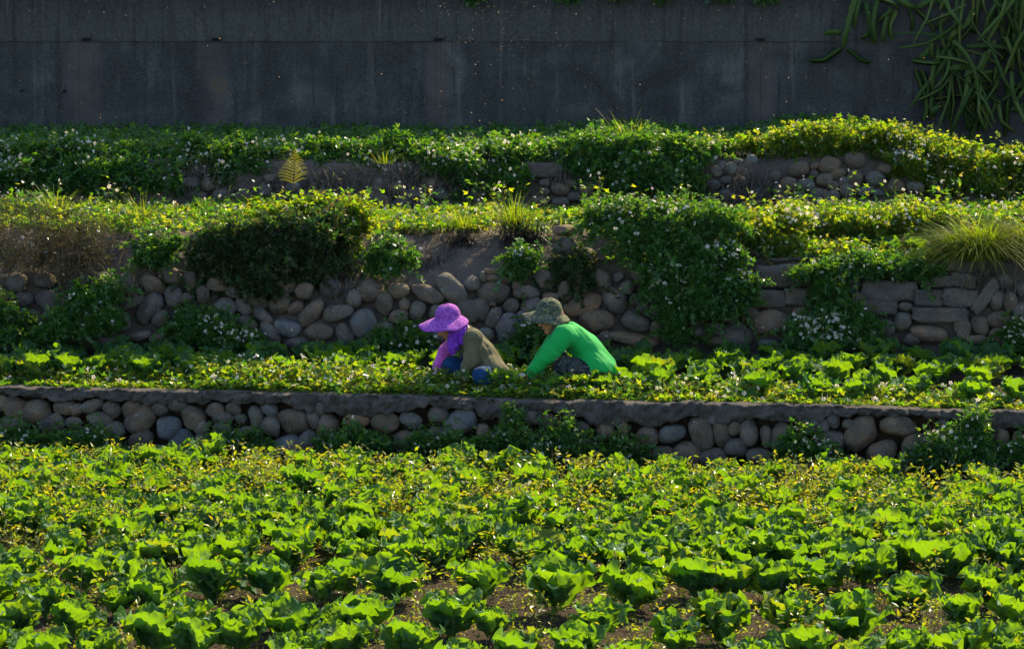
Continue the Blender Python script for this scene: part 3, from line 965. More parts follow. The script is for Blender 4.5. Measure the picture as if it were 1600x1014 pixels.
A = np.array(rows)
nx, ny, _ = A.shape
idx = np.arange(nx * ny).reshape(nx, ny)
nb.add(A.reshape(-1, 3), np.stack([idx[:-1, :-1].ravel(), idx[1:, :-1].ravel(), idx[1:, 1:].ravel(), idx[:-1, 1:].ravel()], 1))
nb.obj('mortar_cap', M_COPE, walls[0], True)

# ------------------------------------------------------------------ cabbages
rngC = np.random.default_rng(5)


def cabbage_leaf(seed):
    rg = np.random.default_rng(seed)
    nu, nv = 15, 11
    L = .218
    W = rg.uniform(.076, .098)
    bend = rg.uniform(.0, .55)
    cup = rg.uniform(.10, .30)
    ph = rg.uniform(0, 6.28, 4)
    lob = rg.uniform(.05, .11)
    V = np.zeros((nu, nv, 3))
    UV = np.zeros((nu, nv, 2))
    cx = cz = 0.0
    ang = 0.0
    for i in range(nu):
        u = i / (nu - 1)
        if i:
            ang = -bend * u ** 1.5
            cx += L / (nu - 1) * math.cos(ang)
            cz += L / (nu - 1) * math.sin(ang)
        if u < .16:
            wu = .13 + u * .4
        else:
            s_ = (u - .16) / .84
            wu = .194 + .95 * (math.sin(math.pi * min(1, s_ * .93 + .02) ** .95) ** .62) * (1 if s_ < .62 else max(.0, 1 - ((s_ - .62) / .40) ** 3) ** .5)
        for j in range(nv):
            v = -1 + 2 * j / (nv - 1)
            wv = W * wu * (1 + lob * (math.sin(15 * u + ph[0] + (1.7 if v > 0 else 0)) + .4 * math.sin(24 * u + ph[2])) * abs(v) ** 3)
            y = v * wv
            ruf = (.026 * math.sin(19 * u + ph[1] + 2.4 * (v > 0)) + .010 * math.sin(27 * u + ph[2])) * abs(v) ** 2.2 * min(1, u * 2.2)
            lift = cup * wv * abs(v) ** 1.8 + ruf + (.008 * math.sin(9 * v + 12 * u + ph[3]) + .005 * math.sin(-13 * v + 17 * u + ph[1])) * min(1, max(0, u * 4 - .6))
            ex = lob * .11 * (math.sin(5 * v + ph[0]) + .4 * math.sin(10 * v + ph[1])) * (i == nu - 1) + lob * .06 * math.sin(6 * v + ph[0]) * (i == nu - 2)
            V[i, j] = (cx - math.sin(ang) * lift + ex * .8, y, cz + math.cos(ang) * lift)
            UV[i, j] = (u, v)
    idx = np.arange(nu * nv).reshape(nu, nv)
    F = np.stack([idx[:-1, :-1].ravel(), idx[1:, :-1].ravel(), idx[1:, 1:].ravel(), idx[:-1, 1:].ravel()], 1)
    nb = NB()
    nb.add(V.reshape(-1, 3), F)
    me = nb.mesh('leaf', [M_CAB], True)
    uvl = me.uv_layers.new(name='UVMap')
    li = np.zeros(len(me.loops), dtype=np.int32)
    me.loops.foreach_get('vertex_index', li)
    uvl.data.foreach_set('uv', UV.reshape(-1, 2)[li].astype(np.float32).ravel())
    return me


LEAVES = [cabbage_leaf(100 + i) for i in range(9)]
bm = bmesh.new()
bmesh.ops.create_cone(bm, cap_ends=True, segments=7, radius1=.016, radius2=.011, depth=.07, matrix=Matrix.Translation((0, 0, .02)))
STUMP = bpy.data.meshes.new('stalk')
bm.to_mesh(STUMP)
bm.free()
STUMP.materials.append(M_CAB)


def cabbage(loc, size, nl, group, open_=1.0):
    r = empty('cabbage', loc, rngC.uniform(0, 6.28))
    r.scale = (size, size, size * rngC.uniform(.92, 1.1))
    r.rotation_euler[0] = rngC.normal(0, .07)
    r.rotation_euler[1] = rngC.normal(0, .07)
    r['group'] = group
    r['category'] = 'cabbage'
    for k in range(nl):
        t = k / (nl - 1)                       # 0 outer .. 1 inner
        o = bpy.data.objects.new('leaf', LEAVES[rngC.integers(len(LEAVES))])
        col.objects.link(o)
        o.parent = r
        phi = k * 2.39996 + rngC.normal(0, .25)
        el = (R(57) + t * R(30)) * (1.0 / open_) + rngC.normal(0, .13)
        rad = .030 * (1 - t) + .008
        o.location = (rad * math.cos(phi), rad * math.sin(phi), .012 + .035 * t)
        o.rotation_euler = (rngC.normal(0, .22), -min(el, 1.5), phi)
        s_ = (1.08 - .40 * t ** 1.5) * rngC.uniform(.85, 1.15)
        o.scale = (s_, s_ * rngC.uniform(.9, 1.15), s_)
    o = bpy.data.objects.new('stalk', STUMP)
    col.objects.link(o)
    o.parent = r
    return r


NEAR = [(30, 892, 1.15), (70, 935, .9), (135, 898, 1.0), (112, 968, .95), (27, 975, 1.1), (216, 903, 1.0), (178, 935, .85), (238, 933, .95), (282, 963, .95), (334, 908, 1.25), (422, 905, 1.05), (424, 957, .8),
        (456, 978, 1.05), (243, 993, 1.1), (304, 1006, 1.0), (368, 994, .95), (506, 912, .95), (548, 900, .9), (621, 912, 1.05), (641, 872, 1.0), (702, 968, 1.25), (748, 912, 1.05), (572, 957, 1.05), (768, 970, .8),
        (866, 930, 1.25), (931, 972, .95), (985, 928, 1.1), (1020, 880, 1.2), (834, 868, 1.1), (740, 845, 1.05), (640, 1000, .95), (548, 1003, .95), (520, 968, .8), (805, 1014, .9), (898, 1010, .9), (1053, 995, .9),
        (1087, 905, 1.0), (1141, 908, 1.05), (1212, 910, 1.25), (1276, 902, 1.2), (1350, 890, 1.1), (1428, 925, 1.05), (1411, 858, .95), (1472, 878, 1.2), (1543, 922, 1.05), (1586, 878, 1.05), (1124, 975, 1.2),
        (1229, 962, .95), (1338, 972, 1.22), (1499, 960, .9), (1586, 960, 1.1), (1262, 1008, .95), (1509, 1010, 1.0), (1420, 1010, .9), (1590, 1016, 1.0), (60, 1012, 1.0), (150, 1018, .9), (470, 1022, .9), (720, 1024, .9),
        (980, 1020, .8), (1180, 1026, .9), (1330, 1026, .9), (690, 870, .95), (560, 860, .8), (460, 862, .95), (900, 872, .95), (960, 868, 1.0), (1090, 866, 1.0), (1150, 870, .95), (1230, 862, 1.0), (1300, 866, .95),
        (1540, 866, .95), (380, 864, .95), (300, 868, .95), (250, 866, .9), (170, 868, .95), (100, 866, .95), (1610, 920, 1.0), (-20, 925, 1.0), (-30, 1000, 1.0), (1640, 985, 1.0)]
BARE = [(590, 868, 55, 14), (1110, 935, 40, 10), (1435, 890, 50, 12), (480, 868, 40, 10)]
ORD = ['first', 'second', 'third', 'fourth', 'fifth', 'sixth', 'seventh', 'eighth', 'ninth', 'tenth', 'eleventh', 'twelfth', 'thirteenth', 'fourteenth', 'fifteenth', 'sixteenth', 'seventeenth', 'eighteenth', 'nineteenth', 'twentieth',
       'twenty-first', 'twenty-second', 'twenty-third', 'twenty-fourth', 'twenty-fifth', 'twenty-sixth', 'twenty-seventh', 'twenty-eighth', 'twenty-ninth', 'thirtieth']
GN = 'cabbages of the near field'
near_plants = []
for (px, py, s_) in NEAR:
    p = at_z(px, py, .12)
    near_plants.append((p.x, p.y, s_ * 1.12))
y_front = at_z(800, 858, .12).y
row = 0
while True:
    yb = y_front + .12 + row * .34
    if yb > yw1(0) - .55:
        break
    x = -4.6 + rngC.uniform(0, .4)
    while x < 4.7:
        y = yb + SL1 * .75 * x + rngC.normal(0, .05)
        px, py = to_px((x, y, .12))
        if -90 < px < 1690 and y < yw1(x) - .45 and rngC.random() > .07 and not any(abs(px - b[0]) < b[2] and abs(py - b[1]) < b[3] for b in BARE):
            near_plants.append((x, y, rngC.uniform(.92, 1.2)))
        x += .40 + rngC.normal(0, .045)
    row += 1


def label_rows(things, where, front_word, row_h):
    """name every plant by its row counted from the camera and its place in the row"""
    things.sort(key=lambda t: t[1])
    rows_, cur, y0 = [], [], None
    for t in things:
        if y0 is None or t[1] - y0 > row_h:
            cur = []
            rows_.append(cur)
            y0 = t[1]
        cur.append(t)
    for i, rr in enumerate(rows_):
        rr.sort(key=lambda t: t[0])
        for j, t in enumerate(rr):
            t[2]['label'] = 'leafy green cabbage, %s from the left in the %s row %s' % (ORD[j], ORD[i], where)


made = []
for (x, y, s_) in near_plants:
    z = .045 * (fbm(x, y, 0, 1.3) * .8) - .005
    ob = cabbage((x, y, z), s_, int(rngC.integers(9, 12)), GN)
    made.append((x, y - SL1 * .75 * x, ob))
label_rows(made, 'of the near field', '', .34)

PEOPLE_X = [(px_x(652, 25), px_x(800, 25)), (px_x(815, 25), px_x(975, 25))]
made = []
for r_i, off in enumerate((.44, .80, 1.16, 1.50)):
    x = -4.7 + rngC.uniform(0, .3)
    while x < 4.8:
        y = yw1(x) * .35 + yw1(0) * .65 + off + rngC.normal(0, .04)
        if r_i == 0:
            y = yw1(x) + .46 + rngC.normal(0, .04)
        elif r_i == 3:
            y = Y2 - .22 + rngC.normal(0, .03)
        px, py = to_px((x, y, Z2 + .1))
        keep = -70 < px < 1670 and rngC.random() > .06
        if r_i < 3 and 655 < px < 800 and y < 25.75:
            keep = False
        if r_i < 3 and 818 < px < 972 and y < 25.75:
            keep = False
        if r_i == 0 and 300 < px < 1000:
            keep = False
        if y > Y2 - .12 or y < yw1(x) + .3:
            keep = False
        if keep:
            made.append((x, y - (y - yw1(x) * .35 - yw1(0) * .65 - off), cabbage((x, y, Z2), rngC.uniform(.88, 1.15), int(rngC.integers(7, 9)), 'cabbages of the terrace where the people work')))
        x += .38 + rngC.normal(0, .045)
# rows on this terrace keep their own index
rows2 = {}
for t in made:
    rows2.setdefault(round(t[1] - yw1(t[0]) * .35, 2), []).append(t)
for i, k in enumerate(sorted(rows2)):
    for j, t in enumerate(sorted(rows2[k], key=lambda q: q[0])):
        t[2]['label'] = 'cabbage %s from the left in the %s row of the terrace beside the people' % (ORD[j], ORD[i])
# loose plants round the people
for px, dY, lab in ((786, -.24, 'cabbage just behind the back of the person in the olive shirt'), (806, -.10, 'cabbage between the two people, nearest the green sleeve'), (796, .22, 'small cabbage further back between the two people'),
                    (868, -.34, 'cabbage in front of the knees of the person in green'), (905, -.32, 'cabbage growing before the dark trousers of the person in green'), (943, -.32, 'cabbage at the hip of the person in green'), (972, -.12, 'cabbage right behind the back of the person in green')):
    x = px_x(px, 25.3)
    ob = cabbage((x, 25.3 + dY, Z2), rngC.uniform(.72, .88), 8, 'cabbages of the terrace where the people work')
    ob['label'] = lab
# the few on the ledge above the block wall
k = 0
for px, py in ((1268, 398), (1330, 396), (1368, 394), (1395, 386), (1425, 384), (1452, 388), (1480, 396), (1300, 392)):
    Y = y3e(px_x(px, 27.2)) + .45 + rngC.uniform(-.12, .15)
    x = px_x(px, Y)
    ob = cabbage((x, Y, z3(x, Y)), rngC.uniform(.6, .8), 7, 'cabbages on the ledge above the block wall')
    made.append((px, 0, ob))
for j, t in enumerate(sorted(made[-8:], key=lambda q: q[0])):
    t[2]['label'] = 'small sunlit cabbage, %s from the left on the ledge above the squared blocks' % ORD[j]

# ------------------------------------------------------------------ people
def fabric(name, colfn, rough=.9, sheen=.25, weave=420, trans=None):
    m = solid_mat(name, rough, colfn, lambda nt, tc: (noise_tex(nt, weave, 3, .6, tc.outputs['Object']), .25, .003), .15, sheen)
    return m


def flat(c, v=.25, sc_=9):
    def f(nt, tc):
        n = noise_tex(nt, sc_, 5, .6, tc.outputs['Object'])
        lo = tuple(x * (1 - v) for x in c)
        hi = tuple(x * (1 + v) for x in c)
        return ramp(nt, n, [(.3, lo), (.7, hi)])
    return f


def dotted(c, dot, scale=60, thr=.2):
    def f(nt, tc):
        v = N_(nt, 'ShaderNodeTexVoronoi')
        v.inputs['Scale'].default_value = scale
        nt.links.new(tc.outputs['Object'], v.inputs['Vector'])
        k = ramp(nt, v.outputs['Distance'], [(thr, (1, 1, 1)), (thr + .12, (0, 0, 0))])
        n = noise_tex(nt, 14, 4, .6, tc.outputs['Object'])
        base = ramp(nt, n, [(.3, tuple(x * .75 for x in c)), (.7, tuple(min(1, x * 1.25) for x in c))])
        return mixc(nt, mixc(nt, .75, (0, 0, 0), k), base, dot)
    return f


def camo(a, b, c, scale=22):
    def f(nt, tc):
        n = noise_tex(nt, scale, 2, .5, tc.outputs['Object'], 1.2)
        n2 = noise_tex(nt, scale * 1.4, 2, .5, tc.outputs['Generated'], 1.5)
        x = ramp(nt, n, [(.44, a), (.47, b)])
        return mixc(nt, ramp(nt, n2, [(.56, (0, 0, 0)), (.59, (1, 1, 1))]), x, c)
    return f


M_SKIN = solid_mat('skin', .55, flat((.36, .17, .09), .12, 20), None, .35)
M_LIP = solid_mat('lip', .5, lambda nt, tc: (.26, .09, .07), None, .3)
M_EYE = solid_mat('eye', .2, lambda nt, tc: (.03, .02, .015), None, .5)
M_HAIR = solid_mat('dark_hair', .5, flat((.02, .016, .013), .3, 60), None, .4)
M_OLIVE = fabric('olive_shirt', flat((.10, .094, .054), .16, 6))
M_GREEN = fabric('green_shirt', flat((.008, .31, .062), .12, 5), .8, .3)
M_JEAN = fabric('blue_denim', flat((.006, .035, .105), .35, 18), .9, .15)
M_PURP = fabric('purple_hat_cloth', dotted((.22, .045, .31), (.58, .34, .64), 75, .20))
M_SCARF = fabric('purple_scarf', dotted((.16, .03, .40), (.45, .22, .66), 60, .14))
M_PINKSLV = fabric('magenta_sleeve', dotted((.40, .07, .36), (.74, .42, .68), 80, .16))
M_GLOVE = fabric('pale_glove', flat((.62, .40, .44), .15, 20))
M_CAMOH = fabric('camouflage_hat_cloth', camo((.012, .02, .026), (.05, .062, .05), (.20, .20, .08), 13))
M_CAMOP = fabric('dark_patterned_trousers', camo((.010, .013, .015), (.028, .034, .034), (.075, .085, .085), 12))
M_BOOT = solid_mat('rubber_boot', .45, flat((.03, .032, .03), .3, 10), None, .4)


def ico(sub=3):
    bm = bmesh.new()
    bmesh.ops.create_icosphere(bm, subdivisions=sub, radius=1)
    V = np.array([v.co[:] for v in bm.verts])
    F = np.array([[v.index for v in f.verts] for f in bm.faces])
    bm.free()
    return V, F


ICO = ico(3)


def cap(p0, p1, r0, r1, sy=1.0):
    """tapered capsule, optionally widened along the shoulder direction (y)"""
    p0, p1 = np.array(p0, float), np.array(p1, float)
    a = p1 - p0
    L = np.linalg.norm(a)
    a = a / max(L, 1e-6)
    t = ICO[0] @ a
    near1 = t > 0
    k = np.array([1, sy, 1])
    return np.where(near1[:, None], p1 + ICO[0] * r1 * k, p0 + ICO[0] * r0 * k)


def chain(pts, rads, sy=1.0):
    return [cap(pts[i], pts[i + 1], rads[i], rads[i + 1], sy) for i in range(len(pts) - 1)]


def ell(c, rad, f=None, u=None):
    c = np.array(c, float)
    d = ICO[0] * np.array(rad)
    if f is not None:
        f = unit(np.array(f, float))
        u = np.array(u, float)
        u = unit(u - f * np.dot(f, u))
        s_ = np.cross(u, f)
        d = d[:, 0:1] * f + d[:, 1:2] * s_ + d[:, 2:3] * u
    return c + d


def union(name, prims, voxel, mat, parent, smooth=4, fold=None):
    """one continuous skin over overlapping limbs"""
    nb = NB()
    for p in prims:
        nb.add(p, ICO[1])
    org = parent.location
    me = nb.mesh(name + '_source', [mat], True, org)
    ob = bpy.data.objects.new(name + '_source', me)
    col.objects.link(ob)
    md = ob.modifiers.new('r', 'REMESH')
    md.mode = 'VOXEL'
    md.voxel_size = voxel
    md.use_smooth_shade = True
    if smooth:
        ms = ob.modifiers.new('s', 'SMOOTH')
        ms.factor = .6
        ms.iterations = smooth
    dg = bpy.context.evaluated_depsgraph_get()
    out = bpy.data.meshes.new_from_object(ob.evaluated_get(dg))
    bpy.data.objects.remove(ob)
    out.name = name
    if fold:
        n = len(out.vertices)
        co = np.zeros(n * 3, dtype=np.float32)
        no = np.zeros(n * 3, dtype=np.float32)
        out.vertices.foreach_get('co', co)
        out.vertices.foreach_get('normal', no)
        co, no = co.reshape(-1, 3), no.reshape(-1, 3)
        amp, ax_, fl, fa = fold
        ax_ = unit(np.array(ax_, float))
        al = co @ ax_
        q_ = (co - al[:, None] * ax_) * fa + (al * fl)[:, None] * ax_
        # cloth folds: rounded valleys between narrow crests running along the given direction
        d = np.array([.35 - abs(mnoise.noise(Vector(c))) * 1.6 + .5 * (.3 - abs(mnoise.noise(Vector(c) * 2.3 + Vector((9, 3, 1))))) for c in q_])
        co = co + no * (amp * d)[:, None]
        out.vertices.foreach_set('co', co.astype(np.float32).ravel())
        out.update()
    for f in out.polygons:
        f.use_smooth = True
    if not out.materials:
        out.materials.append(mat)
    o = bpy.data.objects.new(name, out)
    col.objects.link(o)
    o.parent = parent
    return o


def hand(wrist, direc, nrm, side, curl=.5, s=1.0):
    """palm, four fingers of different lengths with bent knuckles and a thumb from the side of the palm"""
    d = unit(np.array(direc, float))
    n = np.array(nrm, float)
    n = unit(n - d * np.dot(n, d))
    t = np.cross(n, d) * side
    w_ = np.array(wrist, float)
    pr = [cap(w_, w_ + d * .05 * s, .024 * s, .027 * s), ell(w_ + d * .055 * s, (.048 * s, .040 * s, .016 * s), d, n)]
    for i, ln in enumerate((.066, .076, .070, .056)):
        b = w_ + d * .088 * s + t * (.030 - .020 * i) * s
        k1 = b + (d * math.cos(curl * .5) + n * math.sin(curl * .5)) * ln * .5 * s
        k2 = k1 + (d * math.cos(curl * 1.3) + n * math.sin(curl * 1.3)) * ln * .5 * s
        pr += chain([b, k1, k2], [.0095 * s, .0088 * s, .0072 * s])
    b = w_ + d * .03 * s + t * .030 * s
    k1 = b + (d * .6 + t * .7 + n * .2) * .036 * s
    k2 = k1 + (d * .8 + t * .25 + n * .4) * .03 * s
    pr += chain([b, k1, k2], [.013 * s, .011 * s, .009 * s])
    return pr


def head_prims(C, f, u):
    f = unit(np.array(f, float))
    u = np.array(u, float)
    u = unit(u - f * np.dot(f, u))
    s_ = np.cross(u, f)
    C = np.array(C, float)

    def q(a, b, c):
        return C + f * a + s_ * b + u * c
    pr = [ell(q(-.012, 0, .018), (.096, .076, .098), f, u), ell(q(.02, 0, -.03), (.072, .064, .085), f, u),
          cap(q(.045, 0, -.075), q(.066, 0, -.104), .042, .026),
          cap(q(.086, 0, .008), q(.108, 0, -.030), .010, .014), cap(q(.096, -.012, -.034), q(.096, .012, -.034), .011, .011),
          cap(q(.080, -.038, .022), q(.080, .038, .022), .015, .015), cap(q(.085, -.018, -.066), q(.085, .018, -.066), .010, .010),
          ell(q(.058, -.042, -.028), (.026, .022, .024), f, u), ell(q(.058, .042, -.028), (.026, .022, .024), f, u),
          ell(q(-.012, -.076, -.012), (.018, .010, .032), f, u), ell(q(-.012, .076, -.012), (.018, .010, .032), f, u)]
    return pr, q, f, u, s_


def hat(name, C, f, u, Rc, Hc, bf, bs, bb, droop, mat, parent, band=None, wave=.006, flat_top=2.3):
    f = Vector(f).normalized()
    u = Vector(u)
    u = (u - f * f.dot(u)).normalized()
    s_ = u.cross(f)
    n = 56
    rings = []
    for i in range(9):
        a = i / 8 * math.pi / 2
        rr = math.sin(a) ** (2 / flat_top)
        zz = math.cos(a) ** (2 / flat_top)
        rings.append([(Rc * rr * math.cos(t) * 1.06, Rc * rr * math.sin(t) * .94, Hc * zz + .003 * math.sin(3 * t + i)) for t in np.linspace(0, 2 * math.pi, n, endpoint=False)])
    for i in range(1, 8):
        e = i / 7
        rg = []
        for t in np.linspace(0, 2 * math.pi, n, endpoint=False):
            c = math.cos(t)
            ext = bs + (bf - bs) * max(0, c) ** 1.3 + (bb - bs) * max(0, -c) ** 1.3
            z = -droop * (.35 * e + .65 * e ** 1.7) * (1 + .5 * abs(math.sin(t))) + wave * e * math.sin(5 * t + 1.1) + wave * .6 * e * math.sin(9 * t)
            rg.append((Rc * c * 1.06 + ext * e * c, (Rc * .94 + ext * e) * math.sin(t), z))
        rings.append(rg)
    V = np.array([[tuple(C + f * p[0] + s_ * p[1] + u * p[2]) for p in r] for r in rings])
    nr = len(rings)
    idx = np.arange(nr * n).reshape(nr, n)
    F = []
    for i in range(nr - 1):
        for j in range(n):
            F.append([idx[i, j], idx[i + 1, j], idx[i + 1, (j + 1) % n], idx[i, (j + 1) % n]])
    nb = NB()
    nb.add(V.reshape(-1, 3), F)
    o = nb.obj(name, [mat], parent, True)
    bm = bmesh.new()
    bm.from_mesh(o.data)
    bmesh.ops.remove_doubles(bm, verts=bm.verts, dist=.0008)
    for fc_ in bm.faces:
        fc_.smooth = True
    bm.to_mesh(o.data)
    bm.free()
    sd = o.modifiers.new('thick', 'SOLIDIFY')
    sd.thickness = .005
    # stitched band round the crown
    nb = NB()
    ts = np.linspace(0, 2 * math.pi, n, endpoint=False)
    P = np.array([[tuple(C + f * ((Rc + .004) * math.cos(t) * 1.06) + s_ * ((Rc + .004) * math.sin(t) * .94) + u * z) for t in ts] for z in (.002, .022)])
    idx = np.arange(2 * n).reshape(2, n)
    nb.add(P.reshape(-1, 3), [[idx[0, j], idx[0, (j + 1) % n], idx[1, (j + 1) % n], idx[1, j]] for j in range(n)])
    nb.obj('hat_band', [band or mat], o).location = (0, 0, 0)
    return o


YP = 25.30


def J(px, py, dy=0.0):
    return np.array(at_y(px, py, YP + dy))


def face_details(q, f, u, s_, parent):
    for sg in (-1, 1):
        nb = NB()
        nb.add(ell(q(.083, sg * .030, .002), (.010, .013, .010), f, u), ICO[1])
        nb.obj('eye', [M_EYE], parent, True)
        nb = NB()
        nb.add(cap(q(.096, sg * .016, .030), q(.088, sg * .046, .032), .0045, .003), ICO[1])
        nb.obj('eyebrow', [M_HAIR], parent, True)
    nb = NB()
    nb.add(ell(q(.096, 0, -.066), (.006, .021, .007), f, u), ICO[1])
    nb.obj('mouth', [M_LIP], parent, True)


# --- person in the purple hat
ground_z = Z2
P1 = empty('person', (float(J(745, 610)[0]), YP, Z2))
tag(P1, 'person in purple sun hat, olive shirt and jeans squatting with head bowed over the weeds', 'person', 'people weeding the terrace')
C = J(702, 507)
hp, q, hf, hu, hs = head_prims(C, (-.86, -.06, -.5), (-.35, 0, 1))
neck = J(727, 518)
tors = [J(735, 533), J(752, 554), J(767, 582)]
nsh, nel, nwr = J(740, 528, -.15), J(736, 562, -.17), J(721, 592, -.13)
fsh, fel, fwr = J(716, 528, .13), J(696, 548, .12), J(683, 576, .06)
nhip, nkn, nan = J(772, 590, -.10), J(753, 587, -.27), J(770, 606, -.20)
fhip, fkn, fan = J(768, 588, .10), J(707, 573, .05), J(724, 606, .12)
nank = np.array([nan[0], nan[1], Z2 + .09])
fank = np.array([fan[0], fan[1], Z2 + .09])
ntoe = nank + np.array([-.16, -.03, -.05])
ftoe = fank + np.array([-.16, .0, -.05])
body = hp + [cap(q(-.04, 0, -.05), neck, .052, .055)] + chain(tors, [.092, .10, .115], 1.3) + [cap(neck, tors[0], .055, .07)]
body += chain([nsh, nel, nwr], [.050, .042, .028]) + chain([fsh, fel, fwr], [.048, .040, .027])
body += chain([nhip, nkn, nank], [.085, .062, .040]) + chain([fhip, fkn, fank], [.085, .062, .040])
body += [cap(nank, ntoe, .040, .03), cap(fank, ftoe, .040, .03)]
body += hand(nwr, (-.35, -.05, -.95), (-.9, 0, .3), 1, .7) + hand(fwr, (-.3, -.1, -.95), (-.9, 0, .3), -1, .7)
union('body', body, .0055, M_SKIN, P1, 2)
face_details(q, hf, hu, hs, P1)
shirt = chain(tors, [.108, .118, .132], 1.32) + [cap(neck + np.array([.01, 0, -.02]), tors[0], .07, .10)]
shirt += chain([nsh, nel, nwr], [.068, .060, .044]) + [cap(nsh, tors[0] + np.array([0, -.08, 0]), .07, .08), cap(fsh, tors[0] + np.array([0, .08, 0]), .06, .08)]
shirt += [cap(J(770, 574), J(795, 581), .085, .012, 1.5), cap(J(762, 584, -.05), J(786, 588, -.05), .12, .05, 1.3), cap(J(768, 572, -.12), J(778, 586, -.18), .09, .10)]
union('shirt', shirt, .008, M_OLIVE, P1, 3, (.016, (.45, 0, -.9), 3.0, 11))
union('sleeve', chain([fsh, fel, fwr], [.064, .056, .042]), .008, M_PINKSLV, P1, 2, (.010, (1, 0, .3), 5, 16))
union('glove', hand(fwr, (-.3, -.1, -.95), (-.9, 0, .3), -1, .7, 1.14), .004, M_GLOVE, P1, 1)
union('jeans', chain([nhip, nkn, nank], [.105, .078, .058]) + chain([fhip, fkn, fank], [.112, .088, .062]) + [cap(nhip, fhip, .12, .12)], .008, M_JEAN, P1, 3, (.012, (0, 1, .5), 5, 14))
for a_, b_ in ((nank, ntoe), (fank, ftoe)):
    union('boot', [cap(a_ + np.array([0, 0, .05]), a_, .056, .052), cap(a_, b_, .052, .042)], .008, M_BOOT, P1, 2)
sc_pr = [cap(J(717, 511, -.03), J(712, 521, -.08), .058, .056), cap(J(712, 520, -.08), J(710, 538, -.09), .056, .052), cap(J(709, 540, -.09), J(707, 548, -.10), .046, .030),
         cap(J(724, 514, 0), J(720, 517, .08), .046, .046), cap(J(714, 510, .06), J(706, 530, .07), .046, .04), cap(J(720, 516, -.1), J(721, 534, -.11), .034, .03)]
union('scarf', sc_pr, .006, M_SCARF, P1, 2, (.026, (.2, 0, -1), 7, 22))
hat('sun_hat', Vector(J(700, 496)), (-.99, -.02, -.10), (-.10, -.10, 1), .099, .110, .140, .118, .058, .042, M_PURP, P1, M_PURP)

# --- person in the green shirt
P2 = empty('person', (float(J(900, 610)[0]), YP, Z2))
tag(P2, 'person in camouflage bucket hat and bright green long-sleeved shirt bending down at work', 'person', 'people weeding the terrace')
C = J(861, 495)
hp, q, hf, hu, hs = head_prims(C, (-.93, -.08, -.34), (-.2, 0, 1))
neck = J(880, 512)
tors = [J(891, 524), J(915, 543), J(937, 574)]
nsh, nel, nwr = J(882, 524, -.16), J(853, 558, -.20), J(829, 584, -.15)
fsh, fel, fwr = J(874, 524, .16), J(848, 560, .20), J(826, 588, .14)
nhip, nkn, nan = J(938, 588, -.11), J(884, 574, -.16), J(896, 606, -.12)
fhip, fkn, fan = J(934, 588, .11), J(882, 574, .14), J(892, 606, .12)
nank = np.array([nan[0], nan[1], Z2 + .09])
fank = np.array([fan[0], fan[1], Z2 + .09])
ntoe, ftoe = nank + np.array([-.16, -.03, -.05]), fank + np.array([-.16, .03, -.05])
body = hp + [cap(q(-.04, 0, -.05), neck, .054, .058)] + chain(tors, [.10, .105, .115], 1.3) + [cap(neck, tors[0], .06, .08)]
body += chain([nsh, nel, nwr], [.055, .046, .030]) + chain([fsh, fel, fwr], [.055, .046, .030])
body += chain([nhip, nkn, nank], [.09, .064, .042]) + chain([fhip, fkn, fank], [.09, .064, .042]) + [cap(nank, ntoe, .040, .03), cap(fank, ftoe, .040, .03)]
body += hand(nwr, (-.7, -.05, -.7), (-.6, 0, -.5), 1, .6) + hand(fwr, (-.7, .05, -.7), (-.6, 0, -.5), -1, .6)
union('body', body, .0055, M_SKIN, P2, 2)
face_details(q, hf, hu, hs, P2)
shirt = chain(tors, [.112, .122, .132], 1.35) + [cap(neck + np.array([.02, 0, -.02]), tors[0], .07, .10), cap(tors[2], J(950, 584), .128, .07, 1.3), cap(J(918, 556, -.06), J(938, 578, -.14), .11, .115), cap(J(930, 562, -.04), J(950, 584, -.10), .10, .085)]
shirt += chain([nsh, nel, nwr], [.088, .068, .046]) + chain([fsh, fel, fwr], [.08, .064, .046])
shirt += [cap(nsh, tors[0] + np.array([.02, -.08, 0]), .085, .095), cap(fsh, tors[0] + np.array([.02, .08, 0]), .08, .095)]
union('shirt', shirt, .008, M_GREEN, P2, 4, (.014, (.62, 0, -.78), 2.4, 9.5))
union('trousers', chain([nhip, nkn, nank], [.115, .092, .062]) + chain([fhip, fkn, fank], [.115, .092, .062]) + [cap(nhip, fhip, .12, .12)], .008, M_CAMOP, P2, 3, (.012, (0, 1, .5), 5, 14))
for a_, b_ in ((nank, ntoe), (fank, ftoe)):
    union('boot', [cap(a_ + np.array([0, 0, .05]), a_, .056, .052), cap(a_, b_, .052, .042)], .008, M_BOOT, P2, 2)
union('neck_scarf', [cap(J(868, 502, -.04), J(874, 512, -.05), .048, .05), cap(J(872, 500, .04), J(876, 512, .05), .05, .05), cap(J(866, 512, -.03), J(864, 520, -.03), .034, .022)], .006, M_CAMOH, P2, 2, (.014, (.2, 0, -1), 8, 22))
hat('bucket_hat', Vector(J(858, 489)), (-.985, -.03, .085), (.09, -.10, 1), .103, .122, .108, .075, .066, .036, M_CAMOH, P2, M_CAMOH, .008, 2.15)

# ------------------------------------------------------------------ ground cover and clumps
rngV = np.random.default_rng(21)
UP = np.array([[0, 0, 1.]])


